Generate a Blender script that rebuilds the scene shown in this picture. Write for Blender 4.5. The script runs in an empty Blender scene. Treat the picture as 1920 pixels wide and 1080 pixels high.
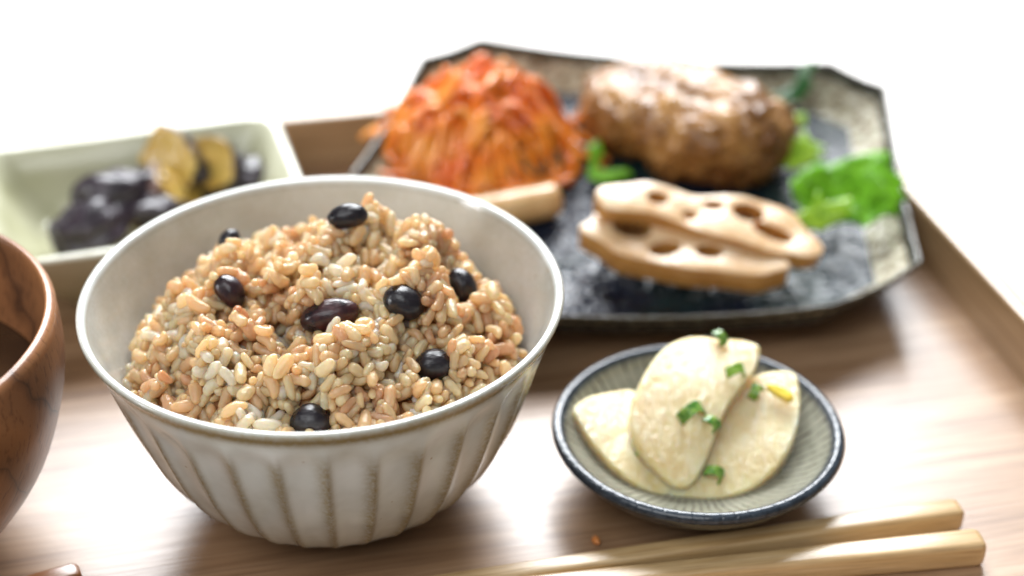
import bpy, bmesh, math, random
import numpy as np
from mathutils import Vector, Matrix, noise

random.seed(7); np.random.seed(7)
S = bpy.context.scene
COL = S.collection

# ------------------------------------------------------------------ camera
F_PX = 3000.0
PITCH = math.radians(32.10)
CAM = Vector((0.04704, -0.33650, 0.27400))
cd = bpy.data.cameras.new('camera')
cd.sensor_width = 36.0
cd.lens = F_PX / 1920.0 * 36.0
cd.clip_start = 0.01
cd.clip_end = 50.0
cd.dof.use_dof = True
cd.dof.focus_distance = 0.375
cd.dof.aperture_fstop = 5.2
cam = bpy.data.objects.new('camera', cd)
COL.objects.link(cam)
cam.location = CAM
cam.rotation_euler = (math.pi / 2 - PITCH, 0, 0)
S.camera = cam

# ------------------------------------------------------------------ world, lamps, exposure
w = bpy.data.worlds.new('World'); S.world = w; w.use_nodes = True
bg = w.node_tree.nodes['Background']
bg.inputs[0].default_value = (0.97, 0.985, 1.0, 1)
bg.inputs[1].default_value = 0.20

def area(name, loc, target, sx, sy, power, col):
    l = bpy.data.lights.new(name, 'AREA')
    l.shape = 'RECTANGLE'; l.size = sx; l.size_y = sy; l.energy = power; l.color = col
    o = bpy.data.objects.new(name, l); COL.objects.link(o)
    o.location = loc
    o.rotation_euler = (Vector(target) - Vector(loc)).to_track_quat('-Z', 'Y').to_euler()
    return o
area('window_light', (0.0, 1.62, 1.36), (0.05, 0.06, 0.0), 1.40, 1.25, 124, (0.94, 0.97, 1.0))
area('side_window_light', (-1.30, -0.34, 0.34), (0.0, 0.03, 0.05), 0.22, 0.30, 6.0, (0.95, 0.98, 1.0))
area('ceiling_bounce_light', (-0.35, -0.75, 1.25), (0.03, 0.03, 0.03), 1.2, 0.9, 12.5, (0.96, 0.985, 1.0))

S.view_settings.view_transform = 'Standard'
S.view_settings.look = 'None'
S.view_settings.exposure = 0.06
S.view_settings.gamma = 1.0
S.render.engine = 'CYCLES'
S.cycles.use_denoising = True
S.cycles.max_bounces = 8
S.cycles.sample_clamp_indirect = 6.0

# ------------------------------------------------------------------ pixel -> place
SP, CP = math.sin(PITCH), math.cos(PITCH)
def ray(x, y):
    u = (x - 960) / F_PX; v = (y - 540) / F_PX
    return Vector((u, CP - v * SP, -SP - v * CP))
def onz(x, y, z=0.0):
    d = ray(x, y); s = (z - CAM.z) / d.z
    return CAM + d * s
def onplane(x, y, p0, n):
    d = ray(x, y); s = (Vector(p0) - CAM).dot(n) / d.dot(n)
    return CAM + d * s
def project(P):
    P = np.asarray(P, float) - np.array(CAM)
    d = P[..., 1] * CP - P[..., 2] * SP
    v = -(P[..., 1] * SP + P[..., 2] * CP)
    return 960 + F_PX * P[..., 0] / d, 540 + F_PX * v / d, d

# ------------------------------------------------------------------ scene helpers
def link(name, me, mat=None, parent=None, loc=None):
    o = bpy.data.objects.new(name, me); COL.objects.link(o)
    if mat is not None and len(me.materials) == 0: me.materials.append(mat)
    if parent is not None: o.parent = parent
    if loc is not None: o.location = loc
    return o
def tag(o, label, cat, group=None, kind=None):
    if label: o['label'] = label
    if cat: o['category'] = cat
    if group: o['group'] = group
    if kind: o['kind'] = kind
    return o
def thing(name, label, cat, loc=(0, 0, 0), rz=0.0, group=None):
    o = bpy.data.objects.new(name, None); COL.objects.link(o)
    o.empty_display_size = 0.01
    o.location = loc; o.rotation_euler = (0, 0, rz)
    return tag(o, label, cat, group)
def smooth(me, flag=True):
    me.polygons.foreach_set('use_smooth', [flag] * len(me.polygons)); me.update()
def pydata(name, v, f, sm=True):
    me = bpy.data.meshes.new(name); me.from_pydata([tuple(p) for p in v], [], f); me.update()
    if sm: smooth(me)
    return me
def bm_mesh(name, bm, sm=True):
    me = bpy.data.meshes.new(name); bm.normal_update(); bm.to_mesh(me); bm.free()
    if sm: smooth(me)
    return me
def lathe(name, prof, n=96, mod=None, close=False):
    """revolve [(r,z)]; mod(i_profile, angle, r, z) -> (r, z)"""
    v, f = [], []
    m = len(prof)
    for i, (r, z) in enumerate(prof):
        for k in range(n):
            a = 2 * math.pi * k / n
            rr, zz = (r, z) if mod is None else mod(i, a, r, z)
            v.append((rr * math.cos(a), rr * math.sin(a), zz))
    rng = m if close else m - 1
    for i in range(rng):
        j = (i + 1) % m
        for k in range(n):
            k2 = (k + 1) % n
            f.append((i * n + k, i * n + k2, j * n + k2, j * n + k))
    if not close:
        c0 = len(v); v.append((0, 0, prof[0][1])); c1 = len(v); v.append((0, 0, prof[-1][1]))
        for k in range(n):
            k2 = (k + 1) % n
            f.append((c0, k2, k)); f.append((c1, (m - 1) * n + k, (m - 1) * n + k2))
    return pydata(name, v, f)
def spline(pts, sub=6):
    """open Catmull-Rom through a list of tuples"""
    P = [Vector(p) for p in pts]; out = []
    for i in range(len(P) - 1):
        p0 = P[i - 1] if i else P[0] * 2 - P[1]
        p1, p2 = P[i], P[i + 1]
        p3 = P[i + 2] if i + 2 < len(P) else P[-1] * 2 - P[-2]
        for k in range(sub):
            t = k / sub
            out.append(0.5 * ((2 * p1) + (p2 - p0) * t + (2 * p0 - 5 * p1 + 4 * p2 - p3) * t * t + (3 * p1 - p0 - 3 * p2 + p3) * t ** 3))
    out.append(P[-1]); return out
def closed_spline(pts, sub=5):
    P = [Vector(p) for p in pts]; n = len(P); out = []
    for i in range(n):
        p0, p1, p2, p3 = P[i - 1], P[i], P[(i + 1) % n], P[(i + 2) % n]
        for k in range(sub):
            t = k / sub
            out.append(0.5 * ((2 * p1) + (p2 - p0) * t + (2 * p0 - 5 * p1 + 4 * p2 - p3) * t * t + (3 * p1 - p0 - 3 * p2 + p3) * t ** 3))
    return out

# ------------------------------------------------------------------ materials
class M:
    def __init__(s, name, rough=0.5, spec=0.5, coat=0.0, coat_rough=0.1):
        s.m = bpy.data.materials.new(name); s.m.use_nodes = True
        s.t = s.m.node_tree; s.b = s.t.nodes['Principled BSDF']
        s.b.inputs['Roughness'].default_value = rough
        s.b.inputs['Specular IOR Level'].default_value = spec
        s.b.inputs['Coat Weight'].default_value = coat
        s.b.inputs['Coat Roughness'].default_value = coat_rough
    def n(s, kind, **kw):
        nd = s.t.nodes.new(kind)
        for k, v in kw.items():
            if hasattr(nd, k) and not k[0].isupper(): setattr(nd, k, v)
        return nd
    def l(s, a, b): s.t.links.new(a, b)
    def coord(s, scale=(1, 1, 1), out='Object', rot=(0, 0, 0)):
        tc = s.n('ShaderNodeTexCoord'); mp = s.n('ShaderNodeMapping')
        mp.inputs['Scale'].default_value = scale; mp.inputs['Rotation'].default_value = rot
        s.l(tc.outputs[out], mp.inputs[0]); return mp.outputs[0]
    def noise(s, vec, scale, detail=3, rough=0.55, dist=0.0):
        nd = s.n('ShaderNodeTexNoise'); nd.inputs['Scale'].default_value = scale
        nd.inputs['Detail'].default_value = detail; nd.inputs['Roughness'].default_value = rough
        nd.inputs['Distortion'].default_value = dist
        if vec is not None: s.l(vec, nd.inputs['Vector'])
        return nd.outputs[0]
    def ramp(s, fac, stops):
        nd = s.n('ShaderNodeValToRGB'); e = nd.color_ramp.elements
        while len(e) < len(stops): e.new(0.5)
        for el, (p, c) in zip(e, stops):
            el.position = p; el.color = (*c, 1) if len(c) == 3 else c
        s.l(fac, nd.inputs[0]); return nd.outputs[0]
    def mix(s, fac, a, b, mode='MIX'):
        nd = s.n('ShaderNodeMix'); nd.data_type = 'RGBA'; nd.blend_type = mode
        for sock, val in ((nd.inputs[0], fac), (nd.inputs[6], a), (nd.inputs[7], b)):
            if hasattr(val, 'is_linked'): s.l(val, sock)
            elif isinstance(val, (int, float)): sock.default_value = val
            else: sock.default_value = (*val, 1)
        return nd.outputs[2]
    def math(s, op, a, b=0.0, c=0.0):
        nd = s.n('ShaderNodeMath'); nd.operation = op
        for i, val in enumerate((a, b, c)):
            if hasattr(val, 'is_linked'): s.l(val, nd.inputs[i])
            else: nd.inputs[i].default_value = val
        return nd.outputs[0]
    def maprange(s, v, a, b, c=0.0, d=1.0):
        nd = s.n('ShaderNodeMapRange'); s.l(v, nd.inputs[0])
        for i, val in enumerate((a, b, c, d)): nd.inputs[i + 1].default_value = val
        return nd.outputs[0]
    def attr(s, name):
        nd = s.n('ShaderNodeAttribute'); nd.attribute_name = name; return nd.outputs['Fac']
    def col(s, c):
        if hasattr(c, 'is_linked'): s.l(c, s.b.inputs['Base Color'])
        else: s.b.inputs['Base Color'].default_value = (*c, 1)
        return s
    def rough(s, r):
        s.l(r, s.b.inputs['Roughness']); return s
    def bump(s, h, strength=0.3, dist=0.001):
        nd = s.n('ShaderNodeBump'); nd.inputs['Strength'].default_value = strength
        nd.inputs['Distance'].default_value = dist
        s.l(h, nd.inputs['Height']); s.l(nd.outputs[0], s.b.inputs['Normal']); s.l(nd.outputs[0], s.b.inputs['Coat Normal']); return s
    def sss(s, wgt, radius, scale=0.002):
        s.b.inputs['Subsurface Weight'].default_value = wgt
        s.b.inputs['Subsurface Radius'].default_value = radius
        s.b.inputs['Subsurface Scale'].default_value = scale; return s
    def rand(s):
        return s.n('ShaderNodeObjectInfo').outputs['Random']

def wood(name, dark, mid, light, rough=0.38, spec=0.5, stretch=(6, 90, 90), bump=0.25, coat=0.7):
    k = M(name, rough, spec)
    v = k.coord(stretch)
    n1 = k.noise(v, 1.6, 4, 0.6, 0.6)
    v2 = k.coord((stretch[0] * 3, stretch[1] * 7, stretch[2] * 7))
    n2 = k.noise(v2, 1.5, 3, 0.6)
    c = k.ramp(n1, [(0.30, dark), (0.48, mid), (0.70, light)])
    fine = k.ramp(n2, [(0.36, (0.55, 0.5, 0.46)), (0.52, (1, 1, 1))])
    k.col(k.mix(0.55, c, fine, 'MULTIPLY'))
    k.rough(k.maprange(n2, 0.3, 0.7, rough + 0.10, rough - 0.04))
    k.bump(n2, bump, 0.0004)
    k.b.inputs['Coat Weight'].default_value = coat; k.b.inputs['Coat Roughness'].default_value = 0.27; k.b.inputs['Coat IOR'].default_value = 1.6
    return k.m
MAT_TRAY = wood('tray_wood', (0.20, 0.108, 0.055), (0.30, 0.175, 0.094), (0.40, 0.255, 0.15), 0.38, 0.5, coat=0.36)
MAT_RAIL = wood('rail_wood', (0.30, 0.18, 0.08), (0.41, 0.26, 0.13), (0.50, 0.34, 0.19), 0.36, 0.6)
MAT_TABLE = wood('table_wood', (0.60, 0.55, 0.48), (0.68, 0.64, 0.58), (0.76, 0.72, 0.67), 0.36, 0.6, (3, 40, 40), 0.1)
MAT_STICK = wood('chopstick_wood', (0.43, 0.265, 0.105), (0.53, 0.355, 0.165), (0.61, 0.44, 0.24), 0.42, 0.5, (14, 260, 260), 0.15)

def mat_ricebowl():
    k = M('rice_bowl_glaze', 0.22, 0.5)
    ridge = k.attr('ridge')       # where the glaze thins over an edge
    v = k.coord()
    n = k.noise(v, 900, 3, 0.7); big = k.noise(v, 70, 3, 0.5)
    base = k.ramp(big, [(0.32, (0.57, 0.59, 0.56)), (0.55, (0.68, 0.71, 0.69)), (0.75, (0.75, 0.775, 0.765))])
    r2 = k.math('MULTIPLY', ridge, k.maprange(n, 0.30, 0.70, 0.70, 1.25))
    brown = k.mix(k.maprange(n, 0.3, 0.7), (0.17, 0.115, 0.04), (0.26, 0.20, 0.09))
    c = k.mix(r2, base, brown)
    spots = k.n('ShaderNodeTexVoronoi'); spots.inputs['Scale'].default_value = 150; k.l(v, spots.inputs['Vector'])
    sp = k.maprange(spots.outputs['Distance'], 0.035, 0.075, 1.0, 0.0)
    c = k.mix(k.math('MULTIPLY', sp, 0.55), c, (0.25, 0.14, 0.05))
    k.col(c)
    k.bump(k.noise(v, 160, 3, 0.6), 0.12, 0.0008)
    k.rough(k.maprange(n, 0.3, 0.7, 0.10, 0.20))
    return k.m
MAT_RICEBOWL = mat_ricebowl()
def mat_foot():
    k = M('shade_darkened_clay', 0.8, 0.2)  # foot colour darkened to carry the shade under the bowl
    v = k.coord(); k.col(k.ramp(k.noise(v, 500, 3), [(0.3, (0.05, 0.045, 0.04)), (0.7, (0.11, 0.10, 0.09))])); return k.m
MAT_FOOT = mat_foot()

def mat_rice(name, seedshift=0.0):
    k = M(name, 0.30, 0.5, 1.0, 0.06)
    tint = k.n('ShaderNodeAttribute'); tint.attribute_name = 'tint'
    oc = k.n('ShaderNodeObjectInfo').outputs['Color']; sr = k.n('ShaderNodeSeparateColor'); k.l(oc, sr.inputs[0])
    t = sr.outputs[0] if name == 'rice_single' else tint.outputs['Fac']
    c = k.ramp(t, [(0.0, (0.60, 0.29, 0.16)), (0.25, (0.78, 0.47, 0.26)), (0.55, (0.89, 0.64, 0.37)), (0.85, (0.94, 0.78, 0.50)), (1.0, (0.97, 0.92, 0.78))])
    v = k.coord()
    n = k.noise(v, 420, 3, 0.6)
    c2 = k.mix(k.maprange(n, 0.46, 0.74, 0.0, 0.6), c, (0.88, 0.76, 0.52))
    k.col(c2)
    k.bump(k.noise(k.n('ShaderNodeNewGeometry').outputs['Position'], 900, 3, 0.55), 0.55, 0.0007)
    k.rough(k.maprange(n, 0.3, 0.7, 0.12, 0.32))
    k.sss(0.75, (1.0, 0.58, 0.30), 0.0035)
    tr = k.n('ShaderNodeBsdfTranslucent'); k.l(k.mix(0.5, c2, (0.96, 0.76, 0.50)), tr.inputs[0])
    mx = k.n('ShaderNodeMixShader'); mx.inputs[0].default_value = 0.52
    out = k.t.nodes['Material Output']; k.l(k.b.outputs[0], mx.inputs[1]); k.l(tr.outputs[0], mx.inputs[2]); k.l(mx.outputs[0], out.inputs[0])
    return k.m
MAT_RICE1 = mat_rice('rice_single'); MAT_RICE2 = mat_rice('rice_packed')
def mat_bean():
    k = M('black_bean_skin', 0.2, 0.55)
    v = k.coord(); r = k.rand()
    n = k.noise(v, 160, 4, 0.6)
    c = k.ramp(n, [(0.30, (0.004, 0.003, 0.005)), (0.58, (0.010, 0.006, 0.010)), (0.78, (0.05, 0.012, 0.014))])
    oi = k.n('ShaderNodeObjectInfo').outputs['Color']; sr = k.n('ShaderNodeSeparateColor'); k.l(oi, sr.inputs[0])
    pur = k.ramp(n, [(0.35, (0.006, 0.003, 0.006)), (0.60, (0.055, 0.010, 0.012)), (0.8, (0.16, 0.035, 0.03))])
    k.col(k.mix(sr.outputs[0], c, pur))
    k.bump(k.noise(k.coord((160, 420, 420)), 1.2, 3, 0.6), 0.35, 0.0008)
    k.rough(k.maprange(n, 0.3, 0.7, 0.22, 0.46))
    return k.m
MAT_BEAN = mat_bean()
def simple(name, stops, scale, rough=0.4, spec=0.5, bump=0.2, bscale=None, dist=0.001, sss=None, coat=0.0):
    k = M(name, rough, spec, coat)
    v = k.coord(); n = k.noise(v, scale, 4, 0.6)
    k.col(k.ramp(n, stops))
    if bump: k.bump(k.noise(v, bscale or scale * 2, 4, 0.6), bump, dist)
    if sss: k.sss(*sss)
    return k.m

# ================================================================== THE SETTING
TRAY_A = math.radians(12.5)
TZ = -0.010
bm = bmesh.new()
bmesh.ops.create_grid(bm, x_segments=2, y_segments=2, size=3.0)
tt = link('table_top', bm_mesh('table_top', bm, False), MAT_TABLE, loc=(0, 0.6, TZ - 0.0002))
tt.rotation_euler = (0, 0, TRAY_A)
tt['kind'] = 'structure'

# ------------------------------------------------------------------ tray
ca, sa = math.cos(TRAY_A), math.sin(TRAY_A)
U = Vector((ca, sa, 0)); V = Vector((-sa, ca, 0))
RH = 0.0195
p_back = (onz(545, 226, RH) + onz(700, 209, RH)) / 2
p_right = (onz(1720, 372, RH) + onz(1920, 603, RH)) / 2
v_back = p_back.dot(V); u_right = p_right.dot(U)
TW, TD, RT = 0.40, 0.300, 0.0065
u_left = u_right - TW; v_front = v_back - TD
tc = U * ((u_left + u_right) / 2) + V * ((v_front + v_back) / 2)
tray = thing('serving_tray', 'rectangular wooden tray with low upright rails, holding the whole meal', 'tray', (tc.x, tc.y, TZ), TRAY_A)
def rbox(name, sx, sy, sz, bev=0.0012, seg=2):
    b = bmesh.new(); bmesh.ops.create_cube(b, size=1.0)
    bmesh.ops.scale(b, vec=(sx, sy, sz), verts=b.verts)
    if bev: bmesh.ops.bevel(b, geom=b.edges[:], offset=bev, segments=seg, affect='EDGES', profile=0.5)
    me = bm_mesh(name, b, False); return me
o = link('tray_base', rbox('tray_base', TW, TD, 0.010, 0), MAT_TRAY, tray, (0, 0, 0.005))
hr = RH + 0.010
for nm, sx, sy, lx, ly, rz in (('back_rail', TW + 2 * RT, RT, 0, TD / 2 + RT / 2, 0), ('front_rail', TW + 2 * RT, RT, 0, -TD / 2 - RT / 2, 0),
                               ('side_rail', TD - 0.0004, RT, TW / 2 + RT / 2, 0, math.pi / 2), ('side_rail', TD - 0.0004, RT, -TW / 2 - RT / 2, 0, math.pi / 2)):
    r_ = link(nm, rbox(nm, sx, sy, hr, 0.0015, 3), MAT_RAIL, tray, (lx, ly, hr / 2))
    r_.rotation_euler = (0, 0, rz)

# ================================================================== RICE BOWL
BH = 0.0625           # rim height
BR = 0.0600           # rim radius
OUT = spline([(0.0205, 0.0024), (0.0300, 0.0052), (0.0400, 0.0134), (0.0470, 0.0248), (0.0518, 0.0378), (0.0555, 0.0500), (0.0585, 0.0585), (0.0598, 0.0612)], 5)
INN = spline([(0.0590, 0.0626), (0.0578, 0.0618), (0.0558, 0.0560), (0.0515, 0.0440), (0.0455, 0.0290), (0.0360, 0.0160), (0.0220, 0.0088), (0.0050, 0.0075)], 5)
prof = [(p.x, p.y) for p in OUT] + [(0.0600, 0.0619), (0.0597, 0.0625)] + [(p.x, p.y) for p in INN]
NOUT = len(OUT)
NFL = 31
def flute(a, z):
    """0 at flute centre, 1 on the ridge; strength by height"""
    ph = (a / (2 * math.pi) * NFL + 0.25) % 1.0
    d = abs(ph - 0.5) * 2.0                      # 1 at ridge, 0 centre
    top = 0.0575 + 0.0012 * math.sin(7 * a) + 0.0008 * math.sin(13 * a + 1)
    arch = top - 0.0022 * d * d                  # arched upper end
    s = min(1.0, max(0.0, (arch - z) / 0.0095)) * min(1.0, max(0.0, (z - 0.0040) / 0.011))
    s = s * s * (3 - 2 * s)
    return d, s, ph
def bowl_mod(i, a, r, z):
    if i < NOUT:
        d, s, ph = flute(a, z)
        cut = (1 - d ** 2.2) * 0.00140 * s
        return r - cut, z
    return r, z
me = lathe('rice_bowl_body', prof, 31 * 16, bowl_mod)
att = me.attributes.new('ridge', 'FLOAT', 'POINT')
vals = np.zeros(len(me.vertices), np.float32)
nseg = 31 * 16
for i, (r, z) in enumerate(prof):
    for k in range(nseg):
        a = 2 * math.pi * k / nseg
        val = 0.0
        if i < NOUT:
            d, s, ph = flute(a, z)
            e = (ph if ph < 0.5 else ph - 1.0)     # signed distance from ridge
            wid = 0.25 if e < 0 else 0.10          # glaze run: soft on one side
            val = math.exp(-(e / wid) ** 2) * s * 0.82
            val = max(val, 1.1 * math.exp(-((z - 0.0600) / 0.0019) ** 2))
        else:
            val = 0.55 * math.exp(-((z - 0.0609) / 0.0006) ** 2) if z > 0.055 and i > NOUT + 4 else (0.75 if i <= NOUT else 0.40 if i <= NOUT + 2 else 0.15)
            if i > NOUT + 8: val = max(val, 0.38)
        vals[i * nseg + k] = val
att.data.foreach_set('value', vals)
bowl = thing('rice_bowl', 'fluted grey-white ceramic bowl heaped with brown rice and black beans', 'bowl')
link('bowl_body', me, MAT_RICEBOWL, bowl)
link('foot_ring', lathe('foot_ring', [(0.0170, 0.0034), (0.0165, 0.0004), (0.0170, 0.0), (0.0200, 0.0), (0.0206, 0.0005), (0.0212, 0.0034)], 64, None, True), MAT_FOOT, bowl)

inner_r = np.array([p.x for p in INN][::-1]); inner_z = np.array([p.y for p in INN][::-1])
def r_in(z): return np.interp(z, inner_z, inner_r)

# ------------------------------------------------------------------ rice mound
NZ = lambda x, y, s, o: noise.noise(Vector((x * s + o, y * s, o)))
GR = 0.00008
def mound_xy(x, y):
    dx = x - 0.0005; dy = y - 0.0005
    q = math.hypot(dx / 0.0490, dy / 0.0490)
    if q >= 1: return 0.0440
    z = 0.0440 + 0.0208 * (1 - q ** 2.6) ** 0.58
    z += 0.0046 * math.exp(-((x - 0.002) / 0.026) ** 2 - ((y - 0.008) / 0.022) ** 2)
    z += 0.0020 * math.exp(-((x - 0.020) / 0.012) ** 2 - ((y - 0.008) / 0.012) ** 2)
    lump = (abs(NZ(x, y, 56, 3.1)) - 0.25) * 0.0215 + NZ(x, y, 140, 8.7) * 0.0085
    return z + lump * min(1, (1 - q) * 6)
G = 161
gx = np.linspace(-0.052, 0.052, G)
HF = np.array([[mound_xy(a, b) for b in gx] for a in gx])
def hf(x, y):
    fx = np.clip((x + 0.052) / 0.104 * (G - 1), 0, G - 1.001); fy = np.clip((y + 0.052) / 0.104 * (G - 1), 0, G - 1.001)
    i = fx.astype(int); j = fy.astype(int); a = fx - i; b = fy - j
    return HF[i, j] * (1 - a) * (1 - b) + HF[i + 1, j] * a * (1 - b) + HF[i, j + 1] * (1 - a) * b + HF[i + 1, j + 1] * a * b
def hit_mound(px, py):
    d = ray(px, py).normalized(); t = 0.25
    while t < 0.6:
        p = CAM + d * t
        if math.hypot(p.x, p.y) < 0.05 and p.z < hf(np.array([p.x]), np.array([p.y]))[0]: return p
        t += 0.0004
    return onz(px, py, 0.06)

# beans: pixel, long axis angle in the picture, half sizes (mm), lift along normal, label
BEANS = [
    (431, 452, 60, (3.4, 2.7, 2.5), 0.6, 'dark purple bean at the rim-side edge of the rice, mostly buried', 0.0),
    (652, 406, 10, (5.2, 3.2, 2.9), 0.2, 'black bean half covered by grains on the very crest of the rice heap', 0.0),
    (431, 546, -50, (4.7, 3.3, 3.0), 1.6, 'wrinkled brown-black bean with its end split open on the rice slope', 0.5),
    (618, 592, 14, (7.4, 3.9, 3.6), 3.0, 'long purplish bean with a white rice fragment stuck to it', 0.9),
    (757, 567, -28, (5.2, 4.0, 3.6), 1.2, 'plump shiny black bean sitting proud with a seam along its side', 0.0),
    (865, 538, -72, (4.9, 3.7, 3.4), 1.4, 'dull black bean standing on end at the steep edge of the rice', 0.0),
    (812, 685, 12, (4.7, 3.7, 3.4), 1.4, 'round glossy black bean lying lowest on the open rice slope', 0.0),
    (583, 790, 5, (4.8, 3.9, 3.4), -0.6, 'black bean peeping up from behind the front bowl rim', 0.0),
]
camR = Vector((1, 0, 0)); camU = Vector((0, SP, CP)); camB = Vector((0, -CP, SP))
bean_spheres = []
bean_tf = []
for px, py, ang, hs, lift, lab, purple in BEANS:
    p = hit_mound(px, py)
    toc = (CAM - p).normalized()
    c = p + toc * (lift * 0.001) - toc * 0.0012
    a = math.radians(ang)
    ax = (camR * math.cos(a) + camU * math.sin(a)).normalized()
    up = (toc * 0.8 + Vector((0, 0, 0.5))).normalized(); up = (up - ax * up.dot(ax)).normalized()
    side = up.cross(ax).normalized()
    bean_tf.append((c, ax, side, up))
    L = hs[0] * 0.001 - hs[1] * 0.001
    for s in (-1, 0, 1):
        bean_spheres.append((*(c + ax * (s * L * 0.9)), hs[1] * 0.001 * 0.93))
bean_spheres = np.array(bean_spheres)

# packing of grains by relaxation
NG = 3000
TH = 0.0085
rng = np.random.default_rng(11)
C = []
while len(C) < NG:
    x, y = rng.uniform(-0.05, 0.05, 2)
    if math.hypot(x, y) > 0.0495: continue
    z = hf(np.array([x]), np.array([y]))[0]
    zz = z - rng.uniform(0.0, TH)
    if zz < 0.040 or math.hypot(x, y) > r_in(zz) - 0.0015: continue
    # steep flanks carry more grains per ground area
    C.append((x, y, zz))
C = np.array(C)
A = rng.normal(size=(NG, 3)); A[:, 2] *= 0.8; A /= np.linalg.norm(A, axis=1)[:, None]
RR = 0.00121 * rng.uniform(0.74, 1.18, NG); LL = 0.00140 * rng.uniform(0.58, 1.25, NG)
gid = np.repeat(np.arange(NG), 3); soff = np.tile([-1., 0., 1.], NG)
srad = RR[gid] * np.where(soff == 0, 1.0, 0.86)
def spheres(): return C[gid] + A[gid] * (soff * LL[gid])[:, None]
pairs = None
for it in range(48):
    Sx = spheres()
    if it % 4 == 0:
        s32 = Sx.astype(np.float32); ii = []; jj = []
        order = np.argsort(s32[:, 0]); xs = s32[order, 0]
        hi = np.searchsorted(xs, xs + 0.0034)
        so = s32[order]
        for a in range(0, len(order), 64):
            b = min(a + 64, len(order)); h = hi[b - 1]
            blk = so[a:b]; win = so[a:h]
            dd = ((blk[:, None, :] - win[None, :, :]) ** 2).sum(2)
            I, J = np.nonzero(dd < 0.0034 ** 2)
            I = I + a; J = J + a
            k = J > I
            ii.append(order[I[k]]); jj.append(order[J[k]])
        ii = np.concatenate(ii); jj = np.concatenate(jj)
        k = gid[ii] != gid[jj]; ii = ii[k]; jj = jj[k]
    d = Sx[ii] - Sx[jj]; dist = np.linalg.norm(d, axis=1) + 1e-9
    pen = (srad[ii] + srad[jj]) * 0.90 - dist
    k = pen > 0
    mv = d[k] / dist[k][:, None] * (pen[k] * 0.5 * 0.7)[:, None]
    D = np.zeros_like(Sx)
    np.add.at(D, ii[k], mv); np.add.at(D, jj[k], -mv)
    cnt = np.zeros(len(Sx)); np.add.at(cnt, ii[k], 1); np.add.at(cnt, jj[k], 1)
    D /= np.maximum(1, cnt * 0.6)[:, None]
    for bx, by, bz, br in bean_spheres:
        e = Sx - np.array([bx, by, bz]); dl = np.linalg.norm(e, axis=1) + 1e-9
        pn = br + srad * 0.9 - dl; kk = pn > 0
        D[kk] += e[kk] / dl[kk][:, None] * pn[kk][:, None]
    zt = hf(Sx[:, 0], Sx[:, 1])
    over = Sx[:, 2] - (zt + 0.0006); D[:, 2] -= np.where(over > 0, over * 0.35, 0)
    under = (zt - TH * 1.25) - Sx[:, 2]; D[:, 2] += np.where(under > 0, under * 0.4, 0)
    rr = np.hypot(Sx[:, 0], Sx[:, 1]); lim = r_in(Sx[:, 2]) - srad
    ov = rr - lim; kk = ov > 0
    D[kk, 0] -= Sx[kk, 0] / rr[kk] * ov[kk]; D[kk, 1] -= Sx[kk, 1] / rr[kk] * ov[kk]
    D3 = D.reshape(NG, 3, 3)
    C += D3.mean(1)
    A = A * LL[:, None] + (D3[:, 2] - D3[:, 0]) * 0.5
    A /= np.linalg.norm(A, axis=1)[:, None]

def grain_mesh(seed):
    r = random.Random(seed); nl, nr = 10, 8
    bend = r.uniform(-0.05, 0.34); v = []; f = []
    pinch = r.uniform(-0.16, 0.16); waist = r.uniform(-0.02, 0.16); wp_ = r.uniform(-0.3, 0.3)
    e = r.uniform(2.6, 4.6); o_ = r.uniform(0, 40); twist = r.uniform(-0.6, 0.6)
    def put(t, rad, a):
        a2 = a + twist * t
        c = Vector((t * 1.3, math.cos(a) * 0.8, math.sin(a) * 0.8))
        j = 1 + 0.22 * noise.noise(c * 1.3 + Vector((o_, 0, 0))) + 0.10 * noise.noise(c * 3.1 + Vector((0, o_, 0)))
        groove = 1 - 0.10 * math.exp(-((a - 1.2) / 0.5) ** 2)
        v.append((t, rad * j * groove * math.cos(a2) * 0.435, rad * j * groove * math.sin(a2) * 0.40 + bend * (0.35 - t * t)))
    put(-1.0, 0.0, 0)
    for i in range(1, nl):
        t = -math.cos(math.pi * i / nl)
        rad = (1 - abs(t) ** e) ** 0.5 * (1 + pinch * t) * (1 - waist * math.exp(-((t - wp_) / 0.3) ** 2))
        for k in range(nr): put(t, rad, 2 * math.pi * k / nr)
    put(1.0, 0.0, 0)
    for k in range(nr):
        f.append((0, 1 + (k + 1) % nr, 1 + k))
        for i in range(nl - 2):
            a0 = 1 + i * nr; f.append((a0 + k, a0 + (k + 1) % nr, a0 + nr + (k + 1) % nr, a0 + nr + k))
        a0 = 1 + (nl - 2) * nr; f.append((a0 + k, a0 + (k + 1) % nr, len(v) - 1))
    return np.array(v), f
GV = [grain_mesh(s) for s in range(18)]
# which grains show: splat all grains to a small depth-sorted id buffer
Sx = spheres(); ux, uy, dp = project(Sx)
buf = -np.ones((300, 480), int)
allx = np.concatenate([ux, project(bean_spheres[:, :3])[0]]); ally = np.concatenate([uy, project(bean_spheres[:, :3])[1]])
alld = np.concatenate([dp, project(bean_spheres[:, :3])[2]]); allr = np.concatenate([srad, bean_spheres[:, 3]])
alli = np.concatenate([gid, -2 * np.ones(len(bean_spheres), int)])
for s in np.argsort(-alld):
    rp = allr[s] * F_PX / alld[s] / 4.0
    cx, cy = allx[s] / 4.0, ally[s] / 4.0
    x0, x1, y0, y1 = int(cx - rp), int(cx + rp) + 1, int(cy - rp), int(cy + rp) + 1
    if x0 < 0 or y0 < 0 or x1 >= 480 or y1 >= 300: continue
    yy, xx = np.mgrid[y0:y1, x0:x1]
    mk = (xx + 0.5 - cx) ** 2 + (yy + 0.5 - cy) ** 2 < rp * rp
    buf[y0:y1, x0:x1][mk] = alli[s]
seen = np.bincount(buf[buf >= 0], minlength=NG)
rank = np.argsort(-seen)

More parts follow.
